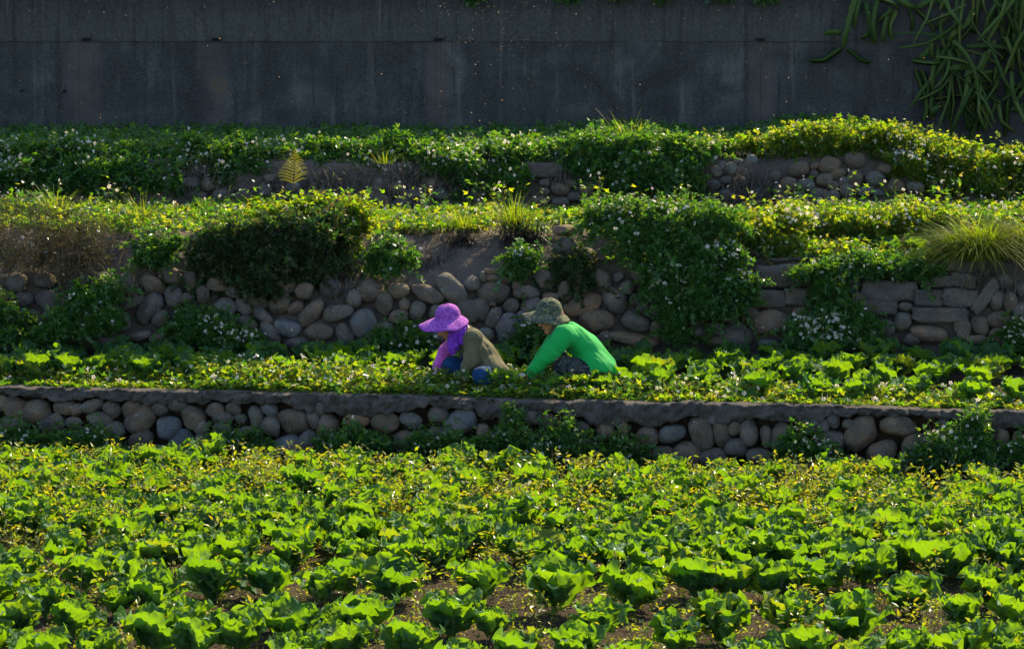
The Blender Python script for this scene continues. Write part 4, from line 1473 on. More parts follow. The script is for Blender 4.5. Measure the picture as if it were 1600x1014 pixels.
def weeds(nb, rng, base, h, k, leaf, mats=(0, 1), tpl=T_TRI, spread=.55, stem_r=.0018, upright=.35):
    """little upright plants: a stem and k leaves each"""
    N = len(base)
    if N == 0:
        return None
    lean = rng.normal(0, .18, (N, 3))
    lean[:, 2] = 1
    ax = unit(lean)
    top = base + ax * h[:, None]
    if stem_r:
        add_stems(nb, base - UP * .01, top, stem_r, stem_r * .5, mats[1])
    t = rng.uniform(.12, 1.05, (N, k))
    ang = rng.uniform(0, 6.283, (N, k))
    rad = np.stack([np.cos(ang), np.sin(ang), np.zeros_like(ang)], -1)
    rr = rng.uniform(.0, 1, (N, k)) ** .7 * spread * h[:, None] * (1.15 - .55 * t)
    pos = base[:, None] + ax[:, None] * (h[:, None] * t)[..., None] + rad * rr[..., None]
    d = rad + UP[None] * rng.uniform(-.35, .35 + upright * 2, (N, k, 1)) + rng.normal(0, .3, (N, k, 3))
    n = UP[None] + rng.normal(0, .55, (N, k, 3))
    L = rng.uniform(leaf[0], leaf[1], N * k)
    nb.add(leaf_verts(tpl, pos.reshape(-1, 3), d.reshape(-1, 3), n.reshape(-1, 3), L), tpl[1], mats[0])
    return top


def blobs_px(lst, Y, depth=.8):
    """ellipsoids (px, py, rx, ry[, dY]) on the depth plane Y -> world"""
    out = []
    for b in lst:
        yy = Y + (b[4] if len(b) > 4 else 0)
        c = at_y(b[0], b[1], yy)
        k = yy / FPX
        rx, rz = b[2] * k, b[3] * k
        out.append((c.x, c.y, c.z, rx, min(depth * (rx + rz) / 2, .26), rz))
    return np.array(out)


def cloud(nb, rng, blobs, n, leaf, mat=0, tpl=T_TRI, shell=.45, lift=.35, wob=.7):
    """leaves spread through ellipsoids, denser towards their skin"""
    # every blob breaks up into smaller uneven tufts
    ch = []
    for b in blobs:
        m = 13
        dd = unit(rng.normal(0, 1, (m, 3)))
        dd[:, 1] = np.where(rng.random(m) < .7, -np.abs(dd[:, 1]), dd[:, 1])
        cc = b[:3] + dd * b[3:6] * rng.uniform(.3, 1.12, (m, 1))
        mean = (b[3] * b[5]) ** .5
        sz_ = rng.uniform(.16, .50, (m, 1)) * (np.array([[1.15, .8, .85]]) * mean * .75 + b[3:6] * .25)
        ch.append(np.concatenate([cc, sz_], 1))
        ch.append(np.concatenate([b[:3], b[3:6] * .55])[None])
    blobs = np.concatenate(ch)
    wgt = (blobs[:, 3] * blobs[:, 5]) ** .9
    bi = rng.choice(len(blobs), n, p=wgt / wgt.sum())
    b = blobs[bi]
    d = unit(rng.normal(0, 1, (n, 3)))
    d[:, 1] = np.where(rng.random(n) < .66, -np.abs(d[:, 1]), d[:, 1])
    r = (shell + (1 - shell) * rng.random(n) ** .6) * (1 + np.maximum(0, rng.normal(0, .24, n)))
    pos = b[:, :3] + d * b[:, 3:6] * r[:, None]
    ax = d * .8 + UP * lift + rng.normal(0, wob, (n, 3))
    nr = UP * .8 + d * .5 + rng.normal(0, .55, (n, 3))
    L = rng.uniform(leaf[0], leaf[1], n)
    nb.add(leaf_verts(tpl, pos, ax, nr, L), tpl[1], mat)
    return pos, d


def sprigs(nb, rng, blobs, n, leaf, mats=(0, 1), tpl=T_TRI, ln=(.06, .16)):
    """shoots standing out of a clump so that its outline is uneven"""
    bi = rng.integers(0, len(blobs), n)
    b = blobs[bi]
    d = unit(rng.normal(0, 1, (n, 3)) + np.array([[0, -.2, .7]]))
    base = b[:, :3] + d * b[:, 3:6] * .85
    weeds(nb, rng, base, rng.uniform(ln[0], ln[1], n), 6, leaf, mats, tpl, .5, .0015)
    # runners that trail outwards and down
    m = max(6, n // 3)
    bi = rng.integers(0, len(blobs), m)
    b = blobs[bi]
    d = unit(rng.normal(0, 1, (m, 3)) * np.array([[1.2, .5, .8]]) + np.array([[0, -.35, -.1]]))
    p0 = b[:, :3] + d * b[:, 3:6] * .6
    L = rng.uniform(.10, .30, m)
    K = 9
    prev = p0
    for k in range(1, K + 1):
        t = k / K
        cur = p0 + d * (L * t)[:, None] - UP * (L * .45 * t * t)[:, None]
        add_stems(nb, prev, cur, .0014, .0012, mats[1])
        for _ in range(2):
            ax = d * .4 + rng.normal(0, .8, (m, 3))
            nb.add(leaf_verts(tpl, cur, ax, UP + rng.normal(0, .5, (m, 3)), rng.uniform(leaf[0], leaf[1], m)), tpl[1], mats[0])
        prev = cur


def flowers_on(rng, pos, d, n, size=(.013, .021), stalk=(.03, .09), topbias=True):
    nb = NB()
    n = int(n * 1.7)
    wgt = np.exp(1.6 * d[:, 2]) if topbias else np.ones(len(pos))
    n = min(n, len(pos) // 3)
    # flowers come in loose drifts, not evenly
    dr = np.sin(pos[:, 0] * 5.3 + 1) * np.sin(pos[:, 2] * 9 + pos[:, 0] * 2.2) + .35
    wgt = wgt * np.clip(dr, .10, None) * np.exp(1.2 * np.clip(-d[:, 1], -1, 1))
    i = rng.choice(len(pos), n, replace=False, p=wgt / wgt.sum())
    dirn = unit(d[i] * .7 + np.array([[0, -.75, .6]]) + rng.normal(0, .3, (n, 3)))
    p1 = pos[i] + dirn * rng.uniform(stalk[0], stalk[1], n)[:, None]
    add_stems(nb, pos[i], p1, .0011, .0008, 2)
    add_flowers(nb, rng, p1, rng.uniform(size[0], size[1], n), 0, 1)
    return nb


def clump(name, label, cat, blobs, n, leaf=(.05, .08), mat=None, fl=0, tpl=T_TRI, group=None, sp=.02, fsize=(.013, .021), stem=None, lift=.35, shell=.45):
    rng = np.random.default_rng(int(abs(blobs[:, 0].sum()) * 1000) % 99991 + n)
    base = Vector((float(blobs[:, 0].mean()), float(blobs[:, 1].mean()), float((blobs[:, 2] - blobs[:, 5]).min())))
    root = empty(name, base)
    tag(root, label, cat, group)
    nb = NB()
    pos, d = cloud(nb, rng, blobs, n, leaf, 0, tpl, shell, lift)
    if sp:
        sprigs(nb, rng, blobs, int(n * sp), leaf, (0, 1), tpl)
    o = nb.obj('foliage', [mat or M_WEED_G, stem or M_STEM], root)
    if fl:
        f = flowers_on(rng, pos, d, fl, fsize).obj('flowers', [M_PETAL, M_PISTIL, M_STEM], root)
        f['kind'] = 'stuff'
    # a few woody stems inside
    nb = NB()
    m = 10
    bi = rng.integers(0, len(blobs), m)
    p1 = blobs[bi, :3] + rng.normal(0, .4, (m, 3)) * blobs[bi, 3:6]
    p0 = np.array([[base.x, base.y + .05, base.z]]) + rng.normal(0, .05, (m, 3))
    p0[:, 0] = p1[:, 0] * .8 + p0[:, 0] * .2
    add_stems(nb, p0, p1, .006, .002)
    nb.obj('stem', [M_STRAWD], root)
    return root


def scatter(rng, n, x0, x1, yfun, zfun, mask=None):
    x = rng.uniform(x0, x1, n)
    t = rng.random(n)
    P = np.array([[a, *(lambda yy: (yy, zfun(a, yy)))(yfun(a, b))] for a, b in zip(x, t)])
    if mask is not None:
        P = P[np.array([rng.random() < mask(p) for p in P])]
    return P


# --- weeds along the edge of the people's terrace
def m2(p):
    px, py = to_px(p)
    d = p[1] - yw1(p[0])
    v = interp(px, [-100, 0, 130, 280, 340, 640, 800, 980, 1100, 1400, 1600, 1700], [.8, .8, .85, .95, 1, 1, .9, .8, .8, .6, .6, .6])
    return v * (1 if d < .45 else .55)


B = scatter(rngV, 3000, -4.6, 4.6, lambda x, t: yw1(x) + .055 + .62 * t ** 1.2, lambda x, y: Z2 - .01, m2)
hh = np.array([interp(to_px(p)[0], [-100, 250, 330, 400, 560, 660, 760, 900, 1000, 1700], [.08, .10, .18, .20, .17, .17, .15, .16, .13, .09]) for p in B])
hh = hh * rngV.uniform(.55, 1.25, len(B)) * np.where(B[:, 1] - np.array([yw1(x) for x in B[:, 0]]) < .2, .5, 1.0)
nb = NB()
cut = rngV.random(len(B)) < .78
top = np.zeros_like(B)
top[cut] = weeds(nb, rngV, B[cut], hh[cut], 11, (.032, .058), (0, 1), T_TRI, .75)
top[~cut] = weeds(nb, rngV, B[~cut], hh[~cut], 10, (.036, .07), (2, 1), T_TRI, .75)
o = nb.obj('weeds', [M_WEED, M_STEM, M_WEED_G])
tag(o, 'low sunlit yellow-green weeds along the edge of the people\'s terrace', 'weeds', kind='stuff')
sel = rngV.random(len(top)) < .20
nb = NB()
tp = top[sel] + UP * rngV.uniform(.0, .05, (sel.sum(), 1))
add_flowers(nb, rngV, tp, rngV.uniform(.013, .023, len(tp)), 0, 1)
add_stems(nb, top[sel] - UP * .03, tp, .001, .0008, 2)
f = nb.obj('flowers', [M_PETAL, M_PISTIL, M_STEM], o)
f['kind'] = 'stuff'


# --- weeds over the third level
def m3(p):
    px, py = to_px(p)
    e = p[1] - y3e(p[0])
    v = interp(px, [-100, 0, 180, 210, 300, 330, 860, 900, 1150, 1200, 1500, 1700], [1, 1, .9, .5, .55, 1, 1, 1, 1, 1, 1, 1])
    if px > 1180 and .15 < e < .75:
        v *= .35
    return v * min(1, max(.15, e / .12)) * min(1, max(.12 if px < 1300 else .6, .75 + 1.5 * fbm(p[0], p[1], 5, 1.7)))


B = scatter(rngV, 6800, -5.1, 5.1, lambda x, t: y3e(x) + .02 + (Y3 - .1 - y3e(x)) * t, z3, m3)
hn = np.array([.42 + 1.3 * max(0, fbm(p[0], p[1], 3, 1.1) + .35) for p in B])
hx = np.array([interp(to_px(p)[0], [-100, 120, 250, 420, 500, 600, 760, 900, 1000, 1200, 1400, 1700], [.13, .14, .10, .12, .14, .08, .09, .11, .11, .11, .12, .12]) for p in B])
hh = hx * hn * rngV.uniform(.5, 1.05, len(B))
# lower towards the back, with single tall shoots standing out
tb = np.array([(p[1] - y3e(p[0])) / (Y3 - y3e(p[0])) for p in B])
hh = hh * np.where(tb > .55, .62, 1.0)
tall = rngV.random(len(B)) < .03
hh = np.where(tall, rngV.uniform(.16, .34, len(B)), hh)
nb = NB()
cut = rngV.random(len(B)) < .6
top = np.zeros_like(B)
top[cut] = weeds(nb, rngV, B[cut], hh[cut], 10, (.036, .066), (0, 1), T_TRI, .7)
top[~cut] = weeds(nb, rngV, B[~cut], hh[~cut], 11, (.04, .075), (2, 1), T_TRI, .65)
o = nb.obj('weeds', [M_WEED, M_STEM, M_WEED_G])
tag(o, 'sunlit flowering weeds covering the ground between the middle and upper stone walls', 'weeds', kind='stuff')
fx = np.array([interp(to_px(p)[0], [-100, 0, 500, 900, 1000, 1700], [.06, .06, .05, .10, .26, .30]) for p in B])
sel = (rngV.random(len(top)) < fx) | (tall & (rngV.random(len(top)) < .7))
tp = top[sel] + UP * rngV.uniform(.0, .07, (sel.sum(), 1))
nb = NB()
lil = rngV.random(len(tp)) < .12
add_flowers(nb, rngV, tp[~lil], rngV.uniform(.012, .020, (~lil).sum()), 0, 1)
add_flowers(nb, rngV, tp[lil], rngV.uniform(.010, .015, lil.sum()), 3, 3)
add_stems(nb, top[sel] - UP * .04, tp, .001, .0008, 2)
f = nb.obj('flowers', [M_PETAL, M_PISTIL, M_STEM, M_LILAC], o)
f['kind'] = 'stuff'
# dry grass and straw among them
nb = NB()
B = scatter(rngV, 1500, -5.1, 5.1, lambda x, t: y3e(x) - .03 + (Y3 - .15 - y3e(x)) * t ** 1.6, z3)
dd = unit(rngV.normal(0, .5, (len(B), 3)) + UP)
add_blades(nb, B, dd, rngV.uniform(.08, .24, len(B)), rngV.uniform(.2, 1.0, len(B)), rngV.uniform(.003, .007, len(B)), (0))
B = scatter(rngV, 2600, -5.1, 5.1, lambda x, t: y3e(x) - .06 + .5 * t ** 1.8, z3, lambda p: min(1, max(.05, .3 + 1.6 * fbm(p[0], 4, 2, 1.1))))
dd = unit(rngV.normal(0, .8, (len(B), 3)) + UP * .7)
add_blades(nb, B, dd, rngV.uniform(.06, .22, len(B)), rngV.uniform(.2, 1.2, len(B)), rngV.uniform(.003, .006, len(B)), 1)
B = scatter(rngV, 1100, -5.3, 5.3, lambda x, t: Y3 + .2 + .7 * t, lambda x, y: z4(x), lambda p: .9 if p[0] > .5 else .25)
dd = unit(rngV.normal(0, .6, (len(B), 3)) + UP)
add_blades(nb, B, dd, rngV.uniform(.10, .28, len(B)), rngV.uniform(.2, 1.0, len(B)), rngV.uniform(.003, .006, len(B)), 1)
nb2 = nb.obj('grass', [M_GRASS, M_STRAW])
tag(nb2, 'thin green and dry grass blades among the weeds of the upper terraces', 'grass', kind='stuff')

# --- top level: long shaded bank of white flowered weeds on the left
BL = [(p, 247 + 4 * math.sin(p * .03), 62, 26, .15) for p in range(-120, 850, 52)]
BL += [(p, 232 + 5 * math.sin(p * .05), 50, 11, .9) for p in range(-100, 880, 48)]
BL += [(p, 275, 48, 30, -.05) for p in (-90, -30, 30, 90, 150, 215, 270)] + [(350, 262, 40, 32, -.05), (395, 262, 34, 30, -.05), (380, 290, 22, 22, -.05)]
BL += [(520, 262, 34, 18, 0), (560, 258, 34, 16, 0), (640, 262, 42, 22, 0), (700, 262, 40, 26, -.05), (745, 272, 44, 34, -.08), (790, 276, 38, 32, -.08), (730, 300, 28, 16, -.1), (780, 300, 34, 16, -.1), (300, 268, 40, 14, 0), (450, 262, 44, 16, 0), (600, 262, 30, 14, 0), (545, 285, 20, 14, -.02), (505, 280, 20, 16, -.02), (690, 285, 26, 18, -.05), (330, 285, 34, 20, -.02), (420, 275, 30, 14, 0), (480, 272, 34, 16, 0), (530, 272, 30, 16, 0), (575, 270, 30, 12, 0), (660, 272, 36, 16, -.02)]
BL = blobs_px(BL, 29.55, .8)
nb = NB()
pos, d = cloud(nb, rngV, BL, 37000, (.045, .075), 0, T_TRI, .4)
sprigs(nb, rngV, BL, 500, (.04, .07))
o = nb.obj('weed_bank', [M_WEED_G, M_STEM])
tag(o, 'shaded bank of dark green weeds with white flowers hanging over the upper stone wall', 'weeds', kind='stuff')
f = flowers_on(rngV, pos, d, 900, (.013, .021), (.03, .10)).obj('flowers', [M_PETAL, M_PISTIL, M_STEM], o)
f['kind'] = 'stuff'

# --- ground cover of the rest of the top level
B = scatter(rngV, 2600, -5.6, 5.6, lambda x, t: Y3 + .3 + (YC - Y3 - .45) * t, lambda x, y: z4(x) - .02)
nb = NB()
weeds(nb, rngV, B, rngV.uniform(.05, .14, len(B)), 10, (.04, .07), (0, 1), T_TRI, .8)
o = nb.obj('weeds', [M_WEED_G, M_STEM])
tag(o, 'low green weeds on the strip at the foot of the concrete wall', 'weeds', kind='stuff')

clump('weed_mound', 'rounded mound of weeds spilling over the upper wall near the centre, sunlit on top', 'weeds',
      blobs_px([(905, 244, 34, 22), (950, 242, 56, 28), (1000, 244, 56, 30), (1050, 248, 50, 25), (1090, 244, 36, 13), (960, 268, 56, 30, -.1), (1010, 270, 60, 32, -.1), (1060, 272, 46, 34, -.1), (1080, 290, 22, 24, -.12), (1000, 292, 54, 18, -.12), (950, 222, 40, 13, .25), (1000, 226, 44, 13, .25)], 29.5),
      14500, (.034, .056), M_WEED_G, 70, sp=.03)
clump('weed_patch', 'low bright weeds on the wall top between the two upper mounds', 'weeds',
      blobs_px([(1110, 236, 36, 12), (1150, 238, 36, 10), (1190, 238, 30, 11)], 29.75), 2400, (.04, .06), M_WEED, 30, sp=.03)
clump('weed_mound', 'long mound of flowering weeds above the upper wall at right, below the cactus', 'weeds',
      blobs_px([(1235, 226, 34, 19), (1280, 222, 52, 20), (1335, 218, 56, 19), (1390, 225, 56, 22), (1440, 236, 54, 24), (1490, 252, 54, 27), (1540, 258, 54, 30), (1600, 268, 54, 32), (1650, 275, 50, 32),
                (1255, 230, 46, 12, -.06), (1320, 226, 50, 11, -.06), (1410, 250, 44, 26, -.12), (1470, 272, 48, 26, -.12), (1530, 285, 54, 24, -.12), (1600, 292, 60, 22, -.1), (1450, 284, 34, 16, -.12)], 29.55),
      21000, (.030, .052), M_WEED, 340, sp=.03)
clump('weed_bush', 'dry brown bush overhanging the boulder wall at the left edge', 'bush',
      blobs_px([(20, 365, 70, 42), (90, 370, 70, 44), (140, 385, 46, 36), (40, 405, 60, 34, -.1), (110, 412, 54, 28, -.1), (-50, 380, 60, 50)], 26.75), 8500, (.03, .06), M_WEED_B, 10, T_NARROW, sp=.04, stem=M_STRAW)
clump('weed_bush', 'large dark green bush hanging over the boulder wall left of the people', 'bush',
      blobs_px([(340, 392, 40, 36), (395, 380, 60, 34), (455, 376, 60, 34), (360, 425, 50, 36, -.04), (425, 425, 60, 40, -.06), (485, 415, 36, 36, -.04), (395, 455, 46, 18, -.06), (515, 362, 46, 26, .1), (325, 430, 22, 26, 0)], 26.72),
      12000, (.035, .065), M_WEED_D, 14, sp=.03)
clump('weed_bush', 'bright green top of weeds above the dark bush, leaning right toward the fern', 'bush',
      blobs_px([(430, 342, 40, 14), (480, 336, 46, 19), (530, 340, 44, 22), (560, 350, 26, 26, -.1), (520, 365, 36, 20, -.15)], 27.15), 4200, (.035, .06), M_WEED, 40, sp=.04)
for i, (lab, bl, n, fl, mt) in enumerate((
        ('small round green bush on the bare earth at left of the boulder wall', [(245, 388, 32, 20), (240, 402, 30, 16, -.05)], 1500, 0, M_WEED_G),
        ('green weed clump with white flowers at the foot of the boulders, second from left', [(130, 480, 44, 26), (150, 500, 42, 26, -.05), (100, 515, 44, 20, -.1), (165, 460, 26, 12)], 3600, 26, M_WEED_G),
        ('green weed clump at the foot of the boulders at the far left', [(10, 510, 40, 28), (25, 530, 44, 20, -.05), (-10, 490, 30, 20)], 2200, 10, M_WEED_G),
        ('bushy clump thick with white flowers under the dark bush', [(315, 508, 46, 24), (350, 520, 48, 24, -.05), (290, 520, 30, 24), (375, 535, 30, 14, -.1)], 3000, 75, M_WEED_G),
        ('leafy clump at the wall foot directly left of the purple hat', [(620, 528, 30, 20), (645, 535, 34, 16, -.05), (600, 540, 24, 12)], 1500, 14, M_WEED_G),
        ('green clump growing on the bare earth slope above the purple hat', [(600, 395, 30, 20), (615, 408, 34, 22, -.05), (590, 412, 24, 18)], 1700, 12, M_WEED_G),
        ('small green clump on the slope above the camouflage hat', [(815, 408, 30, 18), (806, 422, 24, 16, -.05)], 1100, 16, M_WEED_G),
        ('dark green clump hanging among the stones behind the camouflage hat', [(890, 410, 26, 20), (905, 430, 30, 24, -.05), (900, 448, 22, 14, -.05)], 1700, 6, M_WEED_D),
        ('clump between the two people at the wall foot', [(830, 530, 24, 24), (845, 515, 22, 20), (810, 540, 22, 16)], 1100, 12, M_WEED_G),
)):
    clump('weed_clump', lab, 'weeds', blobs_px(bl, 26.45 if i not in (0, 5, 6, 7) else 26.75), n, (.035, .06), mt, fl, group='weed clumps growing out of the boulder wall', sp=.03)
clump('weed_drape', 'large curtain of white flowered weeds draped down the boulder wall right of the people', 'weeds',
      blobs_px([(940, 345, 40, 30, .15), (990, 345, 56, 34, .1), (1050, 345, 56, 36, .1), (1110, 355, 50, 34, .1), (1000, 385, 48, 34), (1060, 395, 56, 40), (1115, 400, 44, 36), (1040, 440, 44, 36, -.06), (1090, 440, 46, 34, -.06),
                (1145, 440, 40, 30, -.06), (1055, 485, 34, 32, -.1), (1085, 470, 34, 30, -.1), (1150, 470, 34, 20, -.08), (1060, 520, 24, 20, -.1)], 26.62), 14500, (.032, .055), M_WEED_G, 210, sp=.03)
clump('weed_drape', 'weeds trailing over the squared blocks, in the middle of the block wall', 'weeds',
      blobs_px([(1290, 450, 34, 24), (1300, 470, 30, 18, -.04), (1285, 430, 40, 18), (1340, 420, 44, 16, .05), (1400, 418, 40, 14, .05), (1440, 424, 44, 12, .05)], 26.6), 3800, (.035, .058), M_WEED_G, 30, sp=.03)
clump('weed_clump', 'clump dense with small white flowers at the foot of the block wall', 'weeds',
      blobs_px([(1265, 520, 40, 22), (1310, 515, 44, 26), (1350, 525, 34, 22), (1290, 538, 50, 14, -.08), (1340, 500, 24, 18)], 26.45), 3200, (.035, .06), M_WEED_G, 130, group='weed clumps growing out of the boulder wall', sp=.03)
clump('weed_clump', 'small flowering clump at the wall foot by the right edge', 'weeds',
      blobs_px([(1585, 525, 24, 18), (1600, 535, 24, 14)], 26.45), 900, (.035, .06), M_WEED_G, 22, group='weed clumps growing out of the boulder wall', sp=.03)
clump('weed_bank', 'yellow-green weeds heaped above the block wall, full of flowers', 'weeds',
      blobs_px([(1170, 365, 46, 26), (1220, 352, 50, 24, .2), (1215, 388, 46, 16), (1290, 354, 56, 22, .5), (1340, 358, 54, 22, .45), (1390, 354, 50, 20, .5), (1300, 405, 50, 12, .02), (1350, 408, 40, 11, .02), (1250, 348, 44, 14, .6), (1440, 346, 50, 17, .6)], 27.0),
      12500, (.028, .048), M_WEED, 220, sp=.04)

for lab, bl, n, fl in (
        ('small weed clump with white flowers at the foot of the low wall, leftmost', [(20, 680, 36, 20), (60, 690, 40, 18), (100, 692, 40, 20), (140, 688, 36, 20), (170, 695, 30, 16)], 3000, 26),
        ('sparse weed clump before the grey stones of the low wall', [(350, 690, 34, 16), (385, 690, 34, 18), (400, 705, 30, 12), (340, 705, 26, 12)], 1700, 12),
        ('round green weed clump leaning on the low wall below the purple hat', [(555, 690, 40, 26), (585, 695, 36, 24), (540, 705, 34, 16), (510, 700, 26, 14)], 2800, 8),
        ('broad weed clump covering the low wall below the two people', [(690, 690, 44, 22), (745, 700, 50, 22), (800, 685, 48, 26), (850, 695, 46, 24), (900, 700, 40, 18), (800, 655, 16, 16), (880, 672, 30, 16), (650, 700, 30, 18), (940, 715, 30, 14)], 6000, 44),
        ('thin weed clump between the low wall stones right of centre', [(985, 705, 24, 22), (1000, 720, 22, 16), (965, 690, 18, 16)], 1100, 10),
        ('leafy weed clump with small flowers in front of the low wall, between upright stones', [(1250, 690, 34, 26), (1275, 710, 36, 24), (1240, 715, 30, 22), (1300, 725, 30, 14)], 2600, 26),
        ('bushy flowering weed clump at the right end of the low wall', [(1470, 690, 44, 28), (1505, 700, 46, 34), (1480, 720, 48, 22), (1545, 715, 40, 26), (1525, 665, 24, 18), (1595, 705, 30, 30), (1590, 735, 34, 18), (1425, 728, 30, 12)], 5200, 50),
):
    sl_ = SL1 * 0
    bb = []
    for b in bl:
        x = px_x(b[0], 24.6)
        bb.append((b[0], b[1], b[2], b[3], yw1(x) - .16 - 24.5))
    clump('weed_clump', lab, 'weeds', blobs_px([(b[0], b[1] + 3, b[2] * .9, b[3] * .82, b[4]) for b in bb], 24.5), int(n * .72), (.030, .052), M_WEED_G, fl, group='weed clumps along the low wall', sp=.035)


# --- grass tufts
def tuft(name, label, px, py, Y, n, ln, w_, bend, mat, rad=.06, group=None, up=.9, heap=0.0):
    rng = np.random.default_rng(px * 7 + n)
    c = at_y(px, py, Y)
    root = empty(name, c)
    tag(root, label, 'grass tuft', group)
    a = rng.uniform(0, 6.283, n)
    r = rad * np.sqrt(rng.random(n))
    base = np.stack([c.x + r * np.cos(a), c.y + r * np.sin(a) * .7, np.full(n, c.z)], 1)
    base[:, 2] += heap * rng.random(n) * (1 - (r / rad) ** 2)
    d = np.stack([np.cos(a) * (r / rad) * .8, np.sin(a) * (r / rad) * .6, np.full(n, up)], 1) + rng.normal(0, .22, (n, 3))
    nb = NB()
    add_blades(nb, base, d, rng.uniform(ln[0], ln[1], n), rng.uniform(bend[0], bend[1], n), rng.uniform(w_[0], w_[1], n), 0, 5)
    nb.obj('blades', [mat], root)
    return root


tuft('grass_tuft', 'big tuft of long arching yellow-green grass on the block wall at right', 1532, 405, 26.85, 1500, (.26, .60), (.006, .011), (.5, 1.5), M_GRASS, .28, None, 1.1, .20)
tuft('grass_tuft', 'second heap of arching grass at the right edge above the blocks', 1605, 398, 26.9, 800, (.22, .52), (.006, .011), (.5, 1.5), M_GRASS, .22, None, 1.1, .18)
tuft('grass_tuft', 'upright bright grass tuft on the earth bank between and above the hats', 805, 350, 27.25, 150, (.16, .42), (.005, .009), (.1, .5), M_GRASS, .13)
tuft('grass_tuft', 'short green grass tuft at the bank edge above the purple hat', 722, 355, 27.25, 110, (.10, .30), (.005, .009), (.1, .5), M_GRASS, .10)
tuft('grass_tuft', 'thin grass stalks above the dry brown bush at left', 88, 325, 27.4, 60, (.15, .36), (.004, .007), (.2, .7), M_GRASS, .14)
tuft('grass_tuft', 'thin grass blades rising from weeds left of the fern', 220, 335, 27.4, 60, (.12, .32), (.004, .007), (.2, .7), M_GRASS, .14)
tuft('grass_tuft', 'tall pale grass shoots on the central mound below the concrete wall', 985, 205, 29.7, 36, (.10, .30), (.004, .007), (.1, .5), M_GRASS, .22)
tuft('grass_tuft', 'few grass blades in the shaded weed bank under the concrete wall', 602, 256, 29.3, 40, (.10, .24), (.004, .008), (.1, .5), M_GRASS, .07)
tuft('grass_tuft', 'arching grass blades in front of the upper stones at right', 1395, 300, 29.0, 26, (.12, .26), (.004, .007), (.6, 1.2), M_GRASS, .10)


def bank_y(x, z):
    zt = w2top(x)
    if z < zt:
        return face_y2(x, z) + .10
    ya, yb, ze = face_y2(x, zt) + .10, y3e(x), z3e(x)
    return ya + (yb - ya) * min(1.0, (z - zt) / max(.05, ze - zt))


# --- charred stubble, straw and root tangles on the bank
def tangle(name, label, cat, px, py, w_, h_, Y, n, ln, mat, width=(.0025, .005), droop=.6, group=None):
    rng = np.random.default_rng(px + n * 3)
    c = at_y(px, py, Y)
    k = Y / FPX
    root = empty(name, c)
    tag(root, label, cat, group)
    base = np.stack([c.x + rng.normal(0, w_ * k * .38, n), c.y - np.abs(rng.normal(0, .03, n)), c.z + rng.normal(0, h_ * k * .38, n)], 1)
    out_ = .10 if cat in ('straw', 'roots') else .015
    base[:, 1] = [bank_y(b[0], b[2]) - (out_ if b[2] < w2top(b[0]) else .02) - abs(rng.normal(0, .02)) if Y < 28 else face_y3(b[0], b[2]) + .03 - abs(rng.normal(0, .03)) for b in base]
    d = rng.normal(0, 1, (n, 3)) * np.array([[1, .45, 1]]) + np.array([[0, -.3, -droop]])
    nb = NB()
    add_blades(nb, base, d, rng.uniform(ln[0], ln[1], n), rng.uniform(-.3, .8, n), rng.uniform(width[0], width[1], n), 0, 4)
    nb.obj('stalks', [mat], root)
    return root


tangle('charred_tuft', 'black burnt stubble below the grass tuft on the bank above the purple hat', 'stubble', 722, 377, 34, 20, 27.0, 420, (.04, .10), M_CHAR, (.004, .008), .2, 'burnt tufts on the bank')
tangle('charred_tuft', 'large black burnt tuft on the bank left of the sunlit stone', 'stubble', 815, 368, 54, 28, 27.0, 900, (.05, .13), M_CHAR, (.004, .008), .2, 'burnt tufts on the bank')
tangle('charred_tuft', 'black burnt debris lying halfway down the earth slope', 'stubble', 670, 418, 46, 20, 26.75, 420, (.04, .11), M_CHAR, (.004, .008), .2, 'burnt tufts on the bank')
tangle('charred_tuft', 'dark scorched patch on the bank edge beside the small round bush', 'stubble', 235, 368, 60, 12, 27.0, 420, (.03, .08), M_CHAR, (.004, .008), .1, 'burnt tufts on the bank')
tangle('straw_bundle', 'pale dry straw fallen across the boulders at left', 'straw', 200, 428, 76, 22, 26.7, 150, (.10, .34), M_STRAW, (.003, .006), .35, 'dry stalks on the boulder wall')
tangle('straw_bundle', 'few dry stalks hanging over the grey boulder below the straw heap', 'straw', 210, 452, 40, 26, 26.65, 50, (.08, .22), M_STRAW, (.003, .006), 1.0, 'dry stalks on the boulder wall')
tangle('root_tangle', 'grey tangle of dead roots right of the dark bush', 'roots', 535, 415, 46, 50, 26.7, 520, (.06, .22), M_STRAWD, (.0025, .005), .7, 'dead root tangles')
tangle('root_tangle', 'matted dry roots under the big arching grass at right', 'roots', 1545, 425, 60, 22, 26.7, 420, (.06, .22), M_STRAWD, (.0025, .005), 1.2, 'dead root tangles')
tangle('root_tangle', 'dense mat of dead roots left of the upper round stones', 'roots', 1170, 288, 70, 44, 29.4, 900, (.06, .24), M_STRAWD, (.003, .006), .6, 'dead root tangles')
tangle('root_tangle', 'dead roots hanging beside the flat upper stone left of the central mound', 'roots', 872, 268, 34, 30, 29.4, 320, (.06, .20), M_STRAWD, (.003, .006), .9, 'dead root tangles')
tangle('root_tangle', 'brown twigs in the shaded weeds right of the fern', 'roots', 525, 275, 50, 26, 29.4, 320, (.06, .20), M_STRAWD, (.003, .006), .5, 'dead root tangles')
tangle('root_tangle', 'dry vines over the shaded weeds left of the fern', 'roots', 310, 270, 50, 26, 29.4, 300, (.06, .22), M_STRAWD, (.003, .006), .5, 'dead root tangles')
tangle('root_tangle', 'thin dry stalks on the earth slope above the boulders', 'roots', 700, 405, 130, 40, 26.8, 220, (.05, .16), M_STRAWD, (.002, .004), .4, 'dead root tangles')

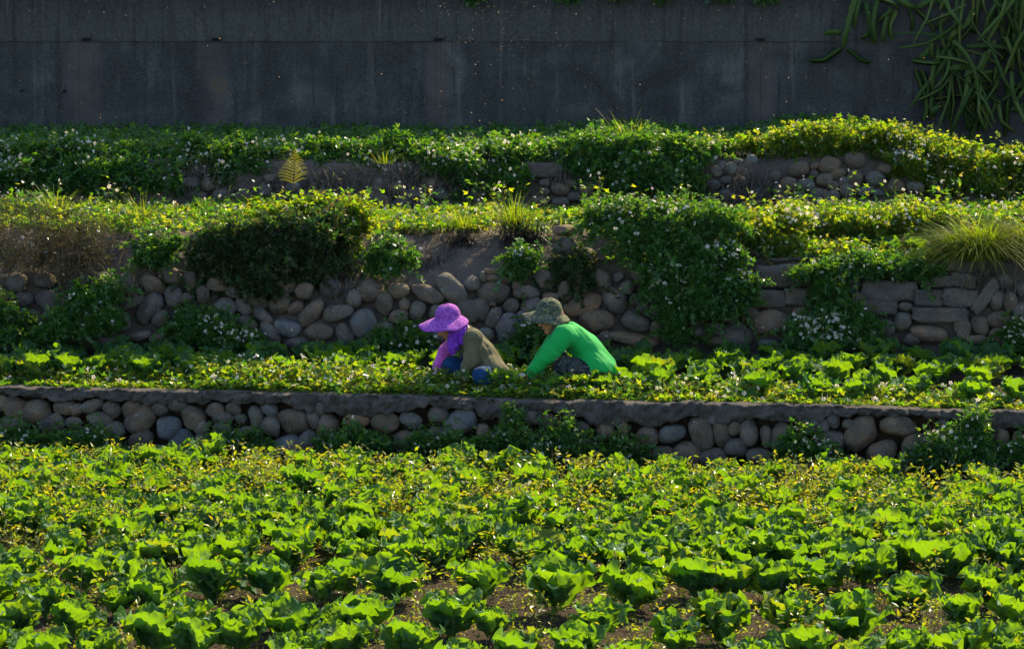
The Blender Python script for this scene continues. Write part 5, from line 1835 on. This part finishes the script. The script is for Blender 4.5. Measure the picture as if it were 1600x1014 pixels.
tangle('root_tangle', 'brown dead vines over the shaded upper wall right of the fern', 'roots', 640, 280, 120, 34, 29.4, 700, (.06, .24), M_STRAWD, (.003, .006), .5, 'dead root tangles')
tangle('root_tangle', 'grey dry vines on the upper bank directly behind the fern', 'roots', 450, 280, 90, 34, 29.4, 500, (.06, .24), M_STRAWD, (.003, .006), .5, 'dead root tangles')
tangle('root_tangle', 'dry brown stems hanging out of the left side of the boulder wall bush', 'roots', 150, 395, 110, 40, 26.7, 420, (.08, .26), M_STRAWD, (.0025, .005), .7, 'dead root tangles')
# --- fern
fc = at_y(458, 300, 27.75)
fern = empty('fern', fc)
tag(fern, 'golden backlit fern frond standing up in front of the shaded weeds', 'fern')
nb = NB()
tip = at_y(462, 232, 27.75)
add_stems(nb, [fc], [tip], .004, .0012)
nb.obj('stalk', [M_STEM], fern)
nb = NB()
L0 = (tip - fc).length
NP = 12
for i in range(NP):
    t = .20 + .76 * i / (NP - 1)
    p = fc.lerp(tip, t)
    ln = .165 * (1 - ((t - .2) / .80) ** 1.25) * (0.80 + .20 * min(1, i / 2)) * rngV.uniform(.88, 1.1) + .008
    for sgn in (-1, 1):
        d = Vector((sgn * (.9 if sgn > 0 else 1.05), -.30 * sgn, .50 + .16 * rngV.random() + .1 * sgn)).normalized()
        m = max(4, int(ln / .0075))
        s_ = np.linspace(.06, 1, m)
        pts = np.array([p + d * ln * a + Vector((0, 0, -.035 * a ** 3)) for a in s_])
        for up_ in (-1, 1):
            ax = np.tile(np.array([[sgn * .45, -.1, up_ * 1.0]]), (m, 1))
            nb.add(leaf_verts(T_DIAMOND, pts, ax, np.tile(np.array([[0, -1., .25]]), (m, 1)) + rngV.normal(0, .15, (m, 3)), .0105 * (1.05 - s_ * .6)), T_DIAMOND[1])
        add_stems(nb, pts[:1], pts[-1:], .0018, .0006)
nb.obj('pinnae', [M_FERN], fern)

# --- yellow-green weeds between the near cabbages
def mn(p):
    px, py = to_px(p)
    a = interp(py, [690, 720, 760, 800, 850, 900, 1014], [.6, 1, 1, .8, .30, .12, .07])
    b = .35 + max(0, min(1, .5 + 1.4 * fbm(p[0], p[1], 8, .55)))
    return a * b


B = scatter(rngV, 7000, -4.6, 4.6, lambda x, t: 18.6 + (yw1(x) - .7 - 18.6) * t, lambda x, y: -.01, mn)
hh = rngV.uniform(.12, .33, len(B))
nb = NB()
top = weeds(nb, rngV, B, hh, 24, (.028, .06), (0, 1), T_DIAMOND, .34, .0028, .3)
sel = rngV.random(len(B)) < .16
q = top[sel]
add_blades(nb, q - UP * .05, unit(rngV.normal(0, .6, (len(q), 3)) + UP), rngV.uniform(.09, .17, len(q)), rngV.uniform(.6, 1.4, len(q)), rngV.uniform(.006, .010, len(q)), 0)
o = nb.obj('weeds', [M_YELLOW, M_STEM])
tag(o, 'yellow-green weeds growing thickly between the cabbages of the near field', 'weeds', kind='stuff')
# low seedlings and litter on the bare soil
B = scatter(rngV, 6000, -4.4, 4.4, lambda x, t: 18.5 + (yw1(x) - .3 - 18.5) * t, lambda x, y: .045 * fbm(x, y, 0, 1.3) * .8)
nb = NB()
weeds(nb, rngV, B, rngV.uniform(.015, .06, len(B)), 7, (.016, .036), (0, 1), T_DIAMOND, 1.0, .0014)
o = nb.obj('seedlings', [M_YELLOW, M_STEM])
tag(o, 'tiny weed seedlings scattered on the brown soil of the near field', 'weeds', kind='stuff')
B = scatter(rngV, 5500, -4.4, 4.4, lambda x, t: 18.5 + (yw1(x) - .2 - 18.5) * t, lambda x, y: .045 * fbm(x, y, 0, 1.3) * .8 + .006)
nb = NB()
d = rngV.normal(0, 1, (len(B), 3))
d[:, 2] = np.abs(d[:, 2]) * .25
add_blades(nb, B, d, rngV.uniform(.02, .08, len(B)), rngV.uniform(-.2, .4, len(B)), rngV.uniform(.003, .008, len(B)), 0, 2)
o = nb.obj('litter', [M_STRAW])
tag(o, 'bits of dry straw lying on the soil of the near field', 'straw', kind='stuff')

# --- cactus climbing down the concrete wall
rngK = np.random.default_rng(77)
cac = empty('climbing_cactus', at_y(1560, 0, YC - .1))
tag(cac, 'tangled climbing cactus with long green ribbed stems hanging down the concrete wall', 'cactus')


def cactus_stem(pts, rad, dy):
    """three winged stem along a bent path given in picture steps on the plane of the wall"""
    P = []
    n = 15
    pts = np.array(pts, float)
    tt = np.linspace(0, 1, len(pts))
    lenpx = np.sum(np.linalg.norm(np.diff(pts, axis=0), axis=1))
    wob = rngK.uniform(-1, 1, 2) * min(14, lenpx * .13)
    for i in range(n):
        t = i / (n - 1)
        x = np.interp(t, tt, pts[:, 0]) + wob[0] * math.sin(t * 3.14)
        y = np.interp(t, tt, pts[:, 1]) + wob[1] * math.sin(t * 3.14)
        P.append(at_y(x, y, YC - dy - .05 * math.sin(t * 3.1)))
    tw = rngK.uniform(0, 2.1)
    tws = rngK.uniform(-.6, .6)
    V = []
    for i, p in enumerate(P):
        t = i / (n - 1)
        a = (P[min(n - 1, i + 1)] - P[max(0, i - 1)]).normalized()
        u = a.cross(Vector((0, 1, 0)))
        u = u.normalized() if u.length > 1e-4 else Vector((1, 0, 0))
        v = a.cross(u)
        rr = rad * (min(1, (t + .04) * 9) ** .5) * (min(1, (1.03 - t) * 6) ** .6) * (1 + .20 * (i % 2)) * (1 - .25 * t)
        for k in range(6):
            an = tw + tws * t + k * math.pi / 3
            q = rr if k % 2 == 0 else rr * .22
            V.append(p + (u * math.cos(an) + v * math.sin(an)) * q)
    F = [[i * 6 + k, i * 6 + (k + 1) % 6, (i + 1) * 6 + (k + 1) % 6, (i + 1) * 6 + k] for i in range(n - 1) for k in range(6)]
    nb = NB()
    nb.add(np.array([tuple(v) for v in V]), F)
    nb.obj('stem', [M_CACTUS], cac, True)


KS = [[(400, -20), (360, 230), (312, 340)], [(300, 340), (180, 410), (60, 430)], [(340, 350), (430, 410), (510, 440)], [(470, 20), (510, 130), (525, 320)], [(660, 70), (600, 130), (555, 165)], [(820, 60), (930, 210), (960, 240)],
      [(960, 260), (890, 360), (840, 410)], [(960, 250), (945, 420)], [(980, 0), (1080, 80)], [(1080, 80), (980, 195)], [(830, 60), (980, 5)], [(800, 435), (900, 438), (990, 450)], [(822, 500), (850, 650), (870, 770), (880, 870)],
      [(870, 500), (890, 620), (885, 760)], [(1020, 500), (1060, 650), (1070, 885)], [(990, 330), (1000, 520)], [(1060, 520), (1130, 490), (1250, 485)], [(1210, 570), (1300, 550), (1380, 515)], [(940, 715), (1150, 730), (1345, 825)],
      [(940, 820), (1015, 760)], [(1390, 80), (1340, 240), (1310, 375)], [(1450, -20), (1450, 200), (1430, 385)], [(1550, 150), (1490, 330), (1400, 480)], [(1400, 480), (1380, 560), (1410, 640)], [(1590, 40), (1500, 250)], [(1280, -20), (1260, 200)],
      [(1180, 150), (1270, 245)], [(1240, 80), (1125, 225)], [(1360, 650), (1320, 785)], [(1200, 925), (1310, 820)], [(1320, 840), (1270, 945)], [(1490, 600), (1460, 780), (1462, 985)], [(1480, 640), (1540, 610), (1605, 655)],
      [(430, -20), (420, 100), (390, 200)], [(560, -20), (540, 150), (545, 300)], [(640, 60), (620, 180), (590, 300)], [(700, -10), (780, 40), (825, 60)], [(740, -20), (790, 60)], [(520, -10), (620, 40), (700, 60)], [(1120, 220), (1060, 300)],
      [(500, 235), (440, 280)], [(290, 238), (170, 243)], [(1110, 320), (1160, 420), (1170, 500)], [(960, 430), (940, 560), (945, 640)], [(940, 640), (935, 780), (940, 850)], [(1600, 560), (1560, 700), (1540, 800)], [(1560, 780), (1600, 800)],
      [(780, 80), (785, 160), (800, 230)], [(690, 80), (670, 200), (660, 290)]]
for s_ in KS:
    cactus_stem([(1250 + a / 4.571, b / 4.571) for a, b in s_], rngK.uniform(.026, .036), rngK.uniform(.04, .14))
for _ in range(95):
    x = 1450 + 210 * rngK.random() ** .8
    y = rngK.uniform(-50, 165)
    if x < 1500 and y > 130:
        continue
    a = rngK.normal(1.57, .5) if rngK.random() < .8 else rngK.uniform(0, 6.28)
    ln = rngK.uniform(50, 125)
    if y + math.sin(a) * ln > 218:
        ln = max(20, (205 - y))
    mid = (x + math.cos(a) * ln * .5, y + math.sin(a) * ln * .5)
    a2 = a + rngK.normal(0, .25)
    cactus_stem([(x, y), mid, (mid[0] + math.cos(a2) * ln * .5, mid[1] + math.sin(a2) * ln * .5)], rngK.uniform(.012, .030), rngK.uniform(.04, .30))

# --- growth along the wall top, its unseen left part raised to shade the bank
BT = []
for px in range(-420, 2050, 70):
    hgt = interp(px, [-420, 300, 700, 900, 1000, 2050], [1.5, 1.5, 1.4, .5, .22, .14])
    c = at_y(px, 0, YC + .25)
    BT.append((c.x, YC + .3, 3.5 + hgt * .45, .34, .3, hgt * .62))
BT = np.array(BT)
nb = NB()
cloud(nb, rngV, BT, 16000, (.08, .14), 0, T_TRI, .2)
HB = blobs_px([(740, -6, 22, 10), (890, -4, 22, 9), (1035, -4, 20, 9), (1130, -6, 26, 10), (1200, -4, 20, 10), (960, -8, 30, 9)], YC - .1, .5)
cloud(nb, rngV, HB, 700, (.04, .07), 0)
o = nb.obj('hedge', [M_WEED_G, M_STEM])
tag(o, 'straggling green growth along the top of the concrete wall, built up out of view at left to cast shade', 'hedge', kind='stuff')

# --- midges drifting in the sunlight in front of the wall
N = 300
px = np.concatenate([rngV.normal(775, 60, 130), rngV.uniform(0, 1600, 170)])
py = np.concatenate([np.abs(rngV.normal(0, 70, 130)), rngV.uniform(0, 200, 170)])
pos = np.array([tuple(at_y(a, b, rngV.uniform(26.5, 29.5))) for a, b in zip(px, py)])
nb = NB()
octa = np.array([[1, 0, 0], [0, 1, 0], [-1, 0, 0], [0, -1, 0], [0, 0, 1], [0, 0, -1]], float)
sz = np.where(rngV.random(N) < .1, rngV.uniform(.004, .006, N), rngV.uniform(.0018, .0032, N))
nb.add(pos[:, None] + octa[None] * sz[:, None, None], [[0, 1, 4], [1, 2, 4], [2, 3, 4], [3, 0, 4], [1, 0, 5], [2, 1, 5], [3, 2, 5], [0, 3, 5]])
o = nb.obj('midge_swarm', [M_MIDGE])
tag(o, 'tiny sunlit midges drifting in the air before the concrete wall', 'insects', kind='stuff')
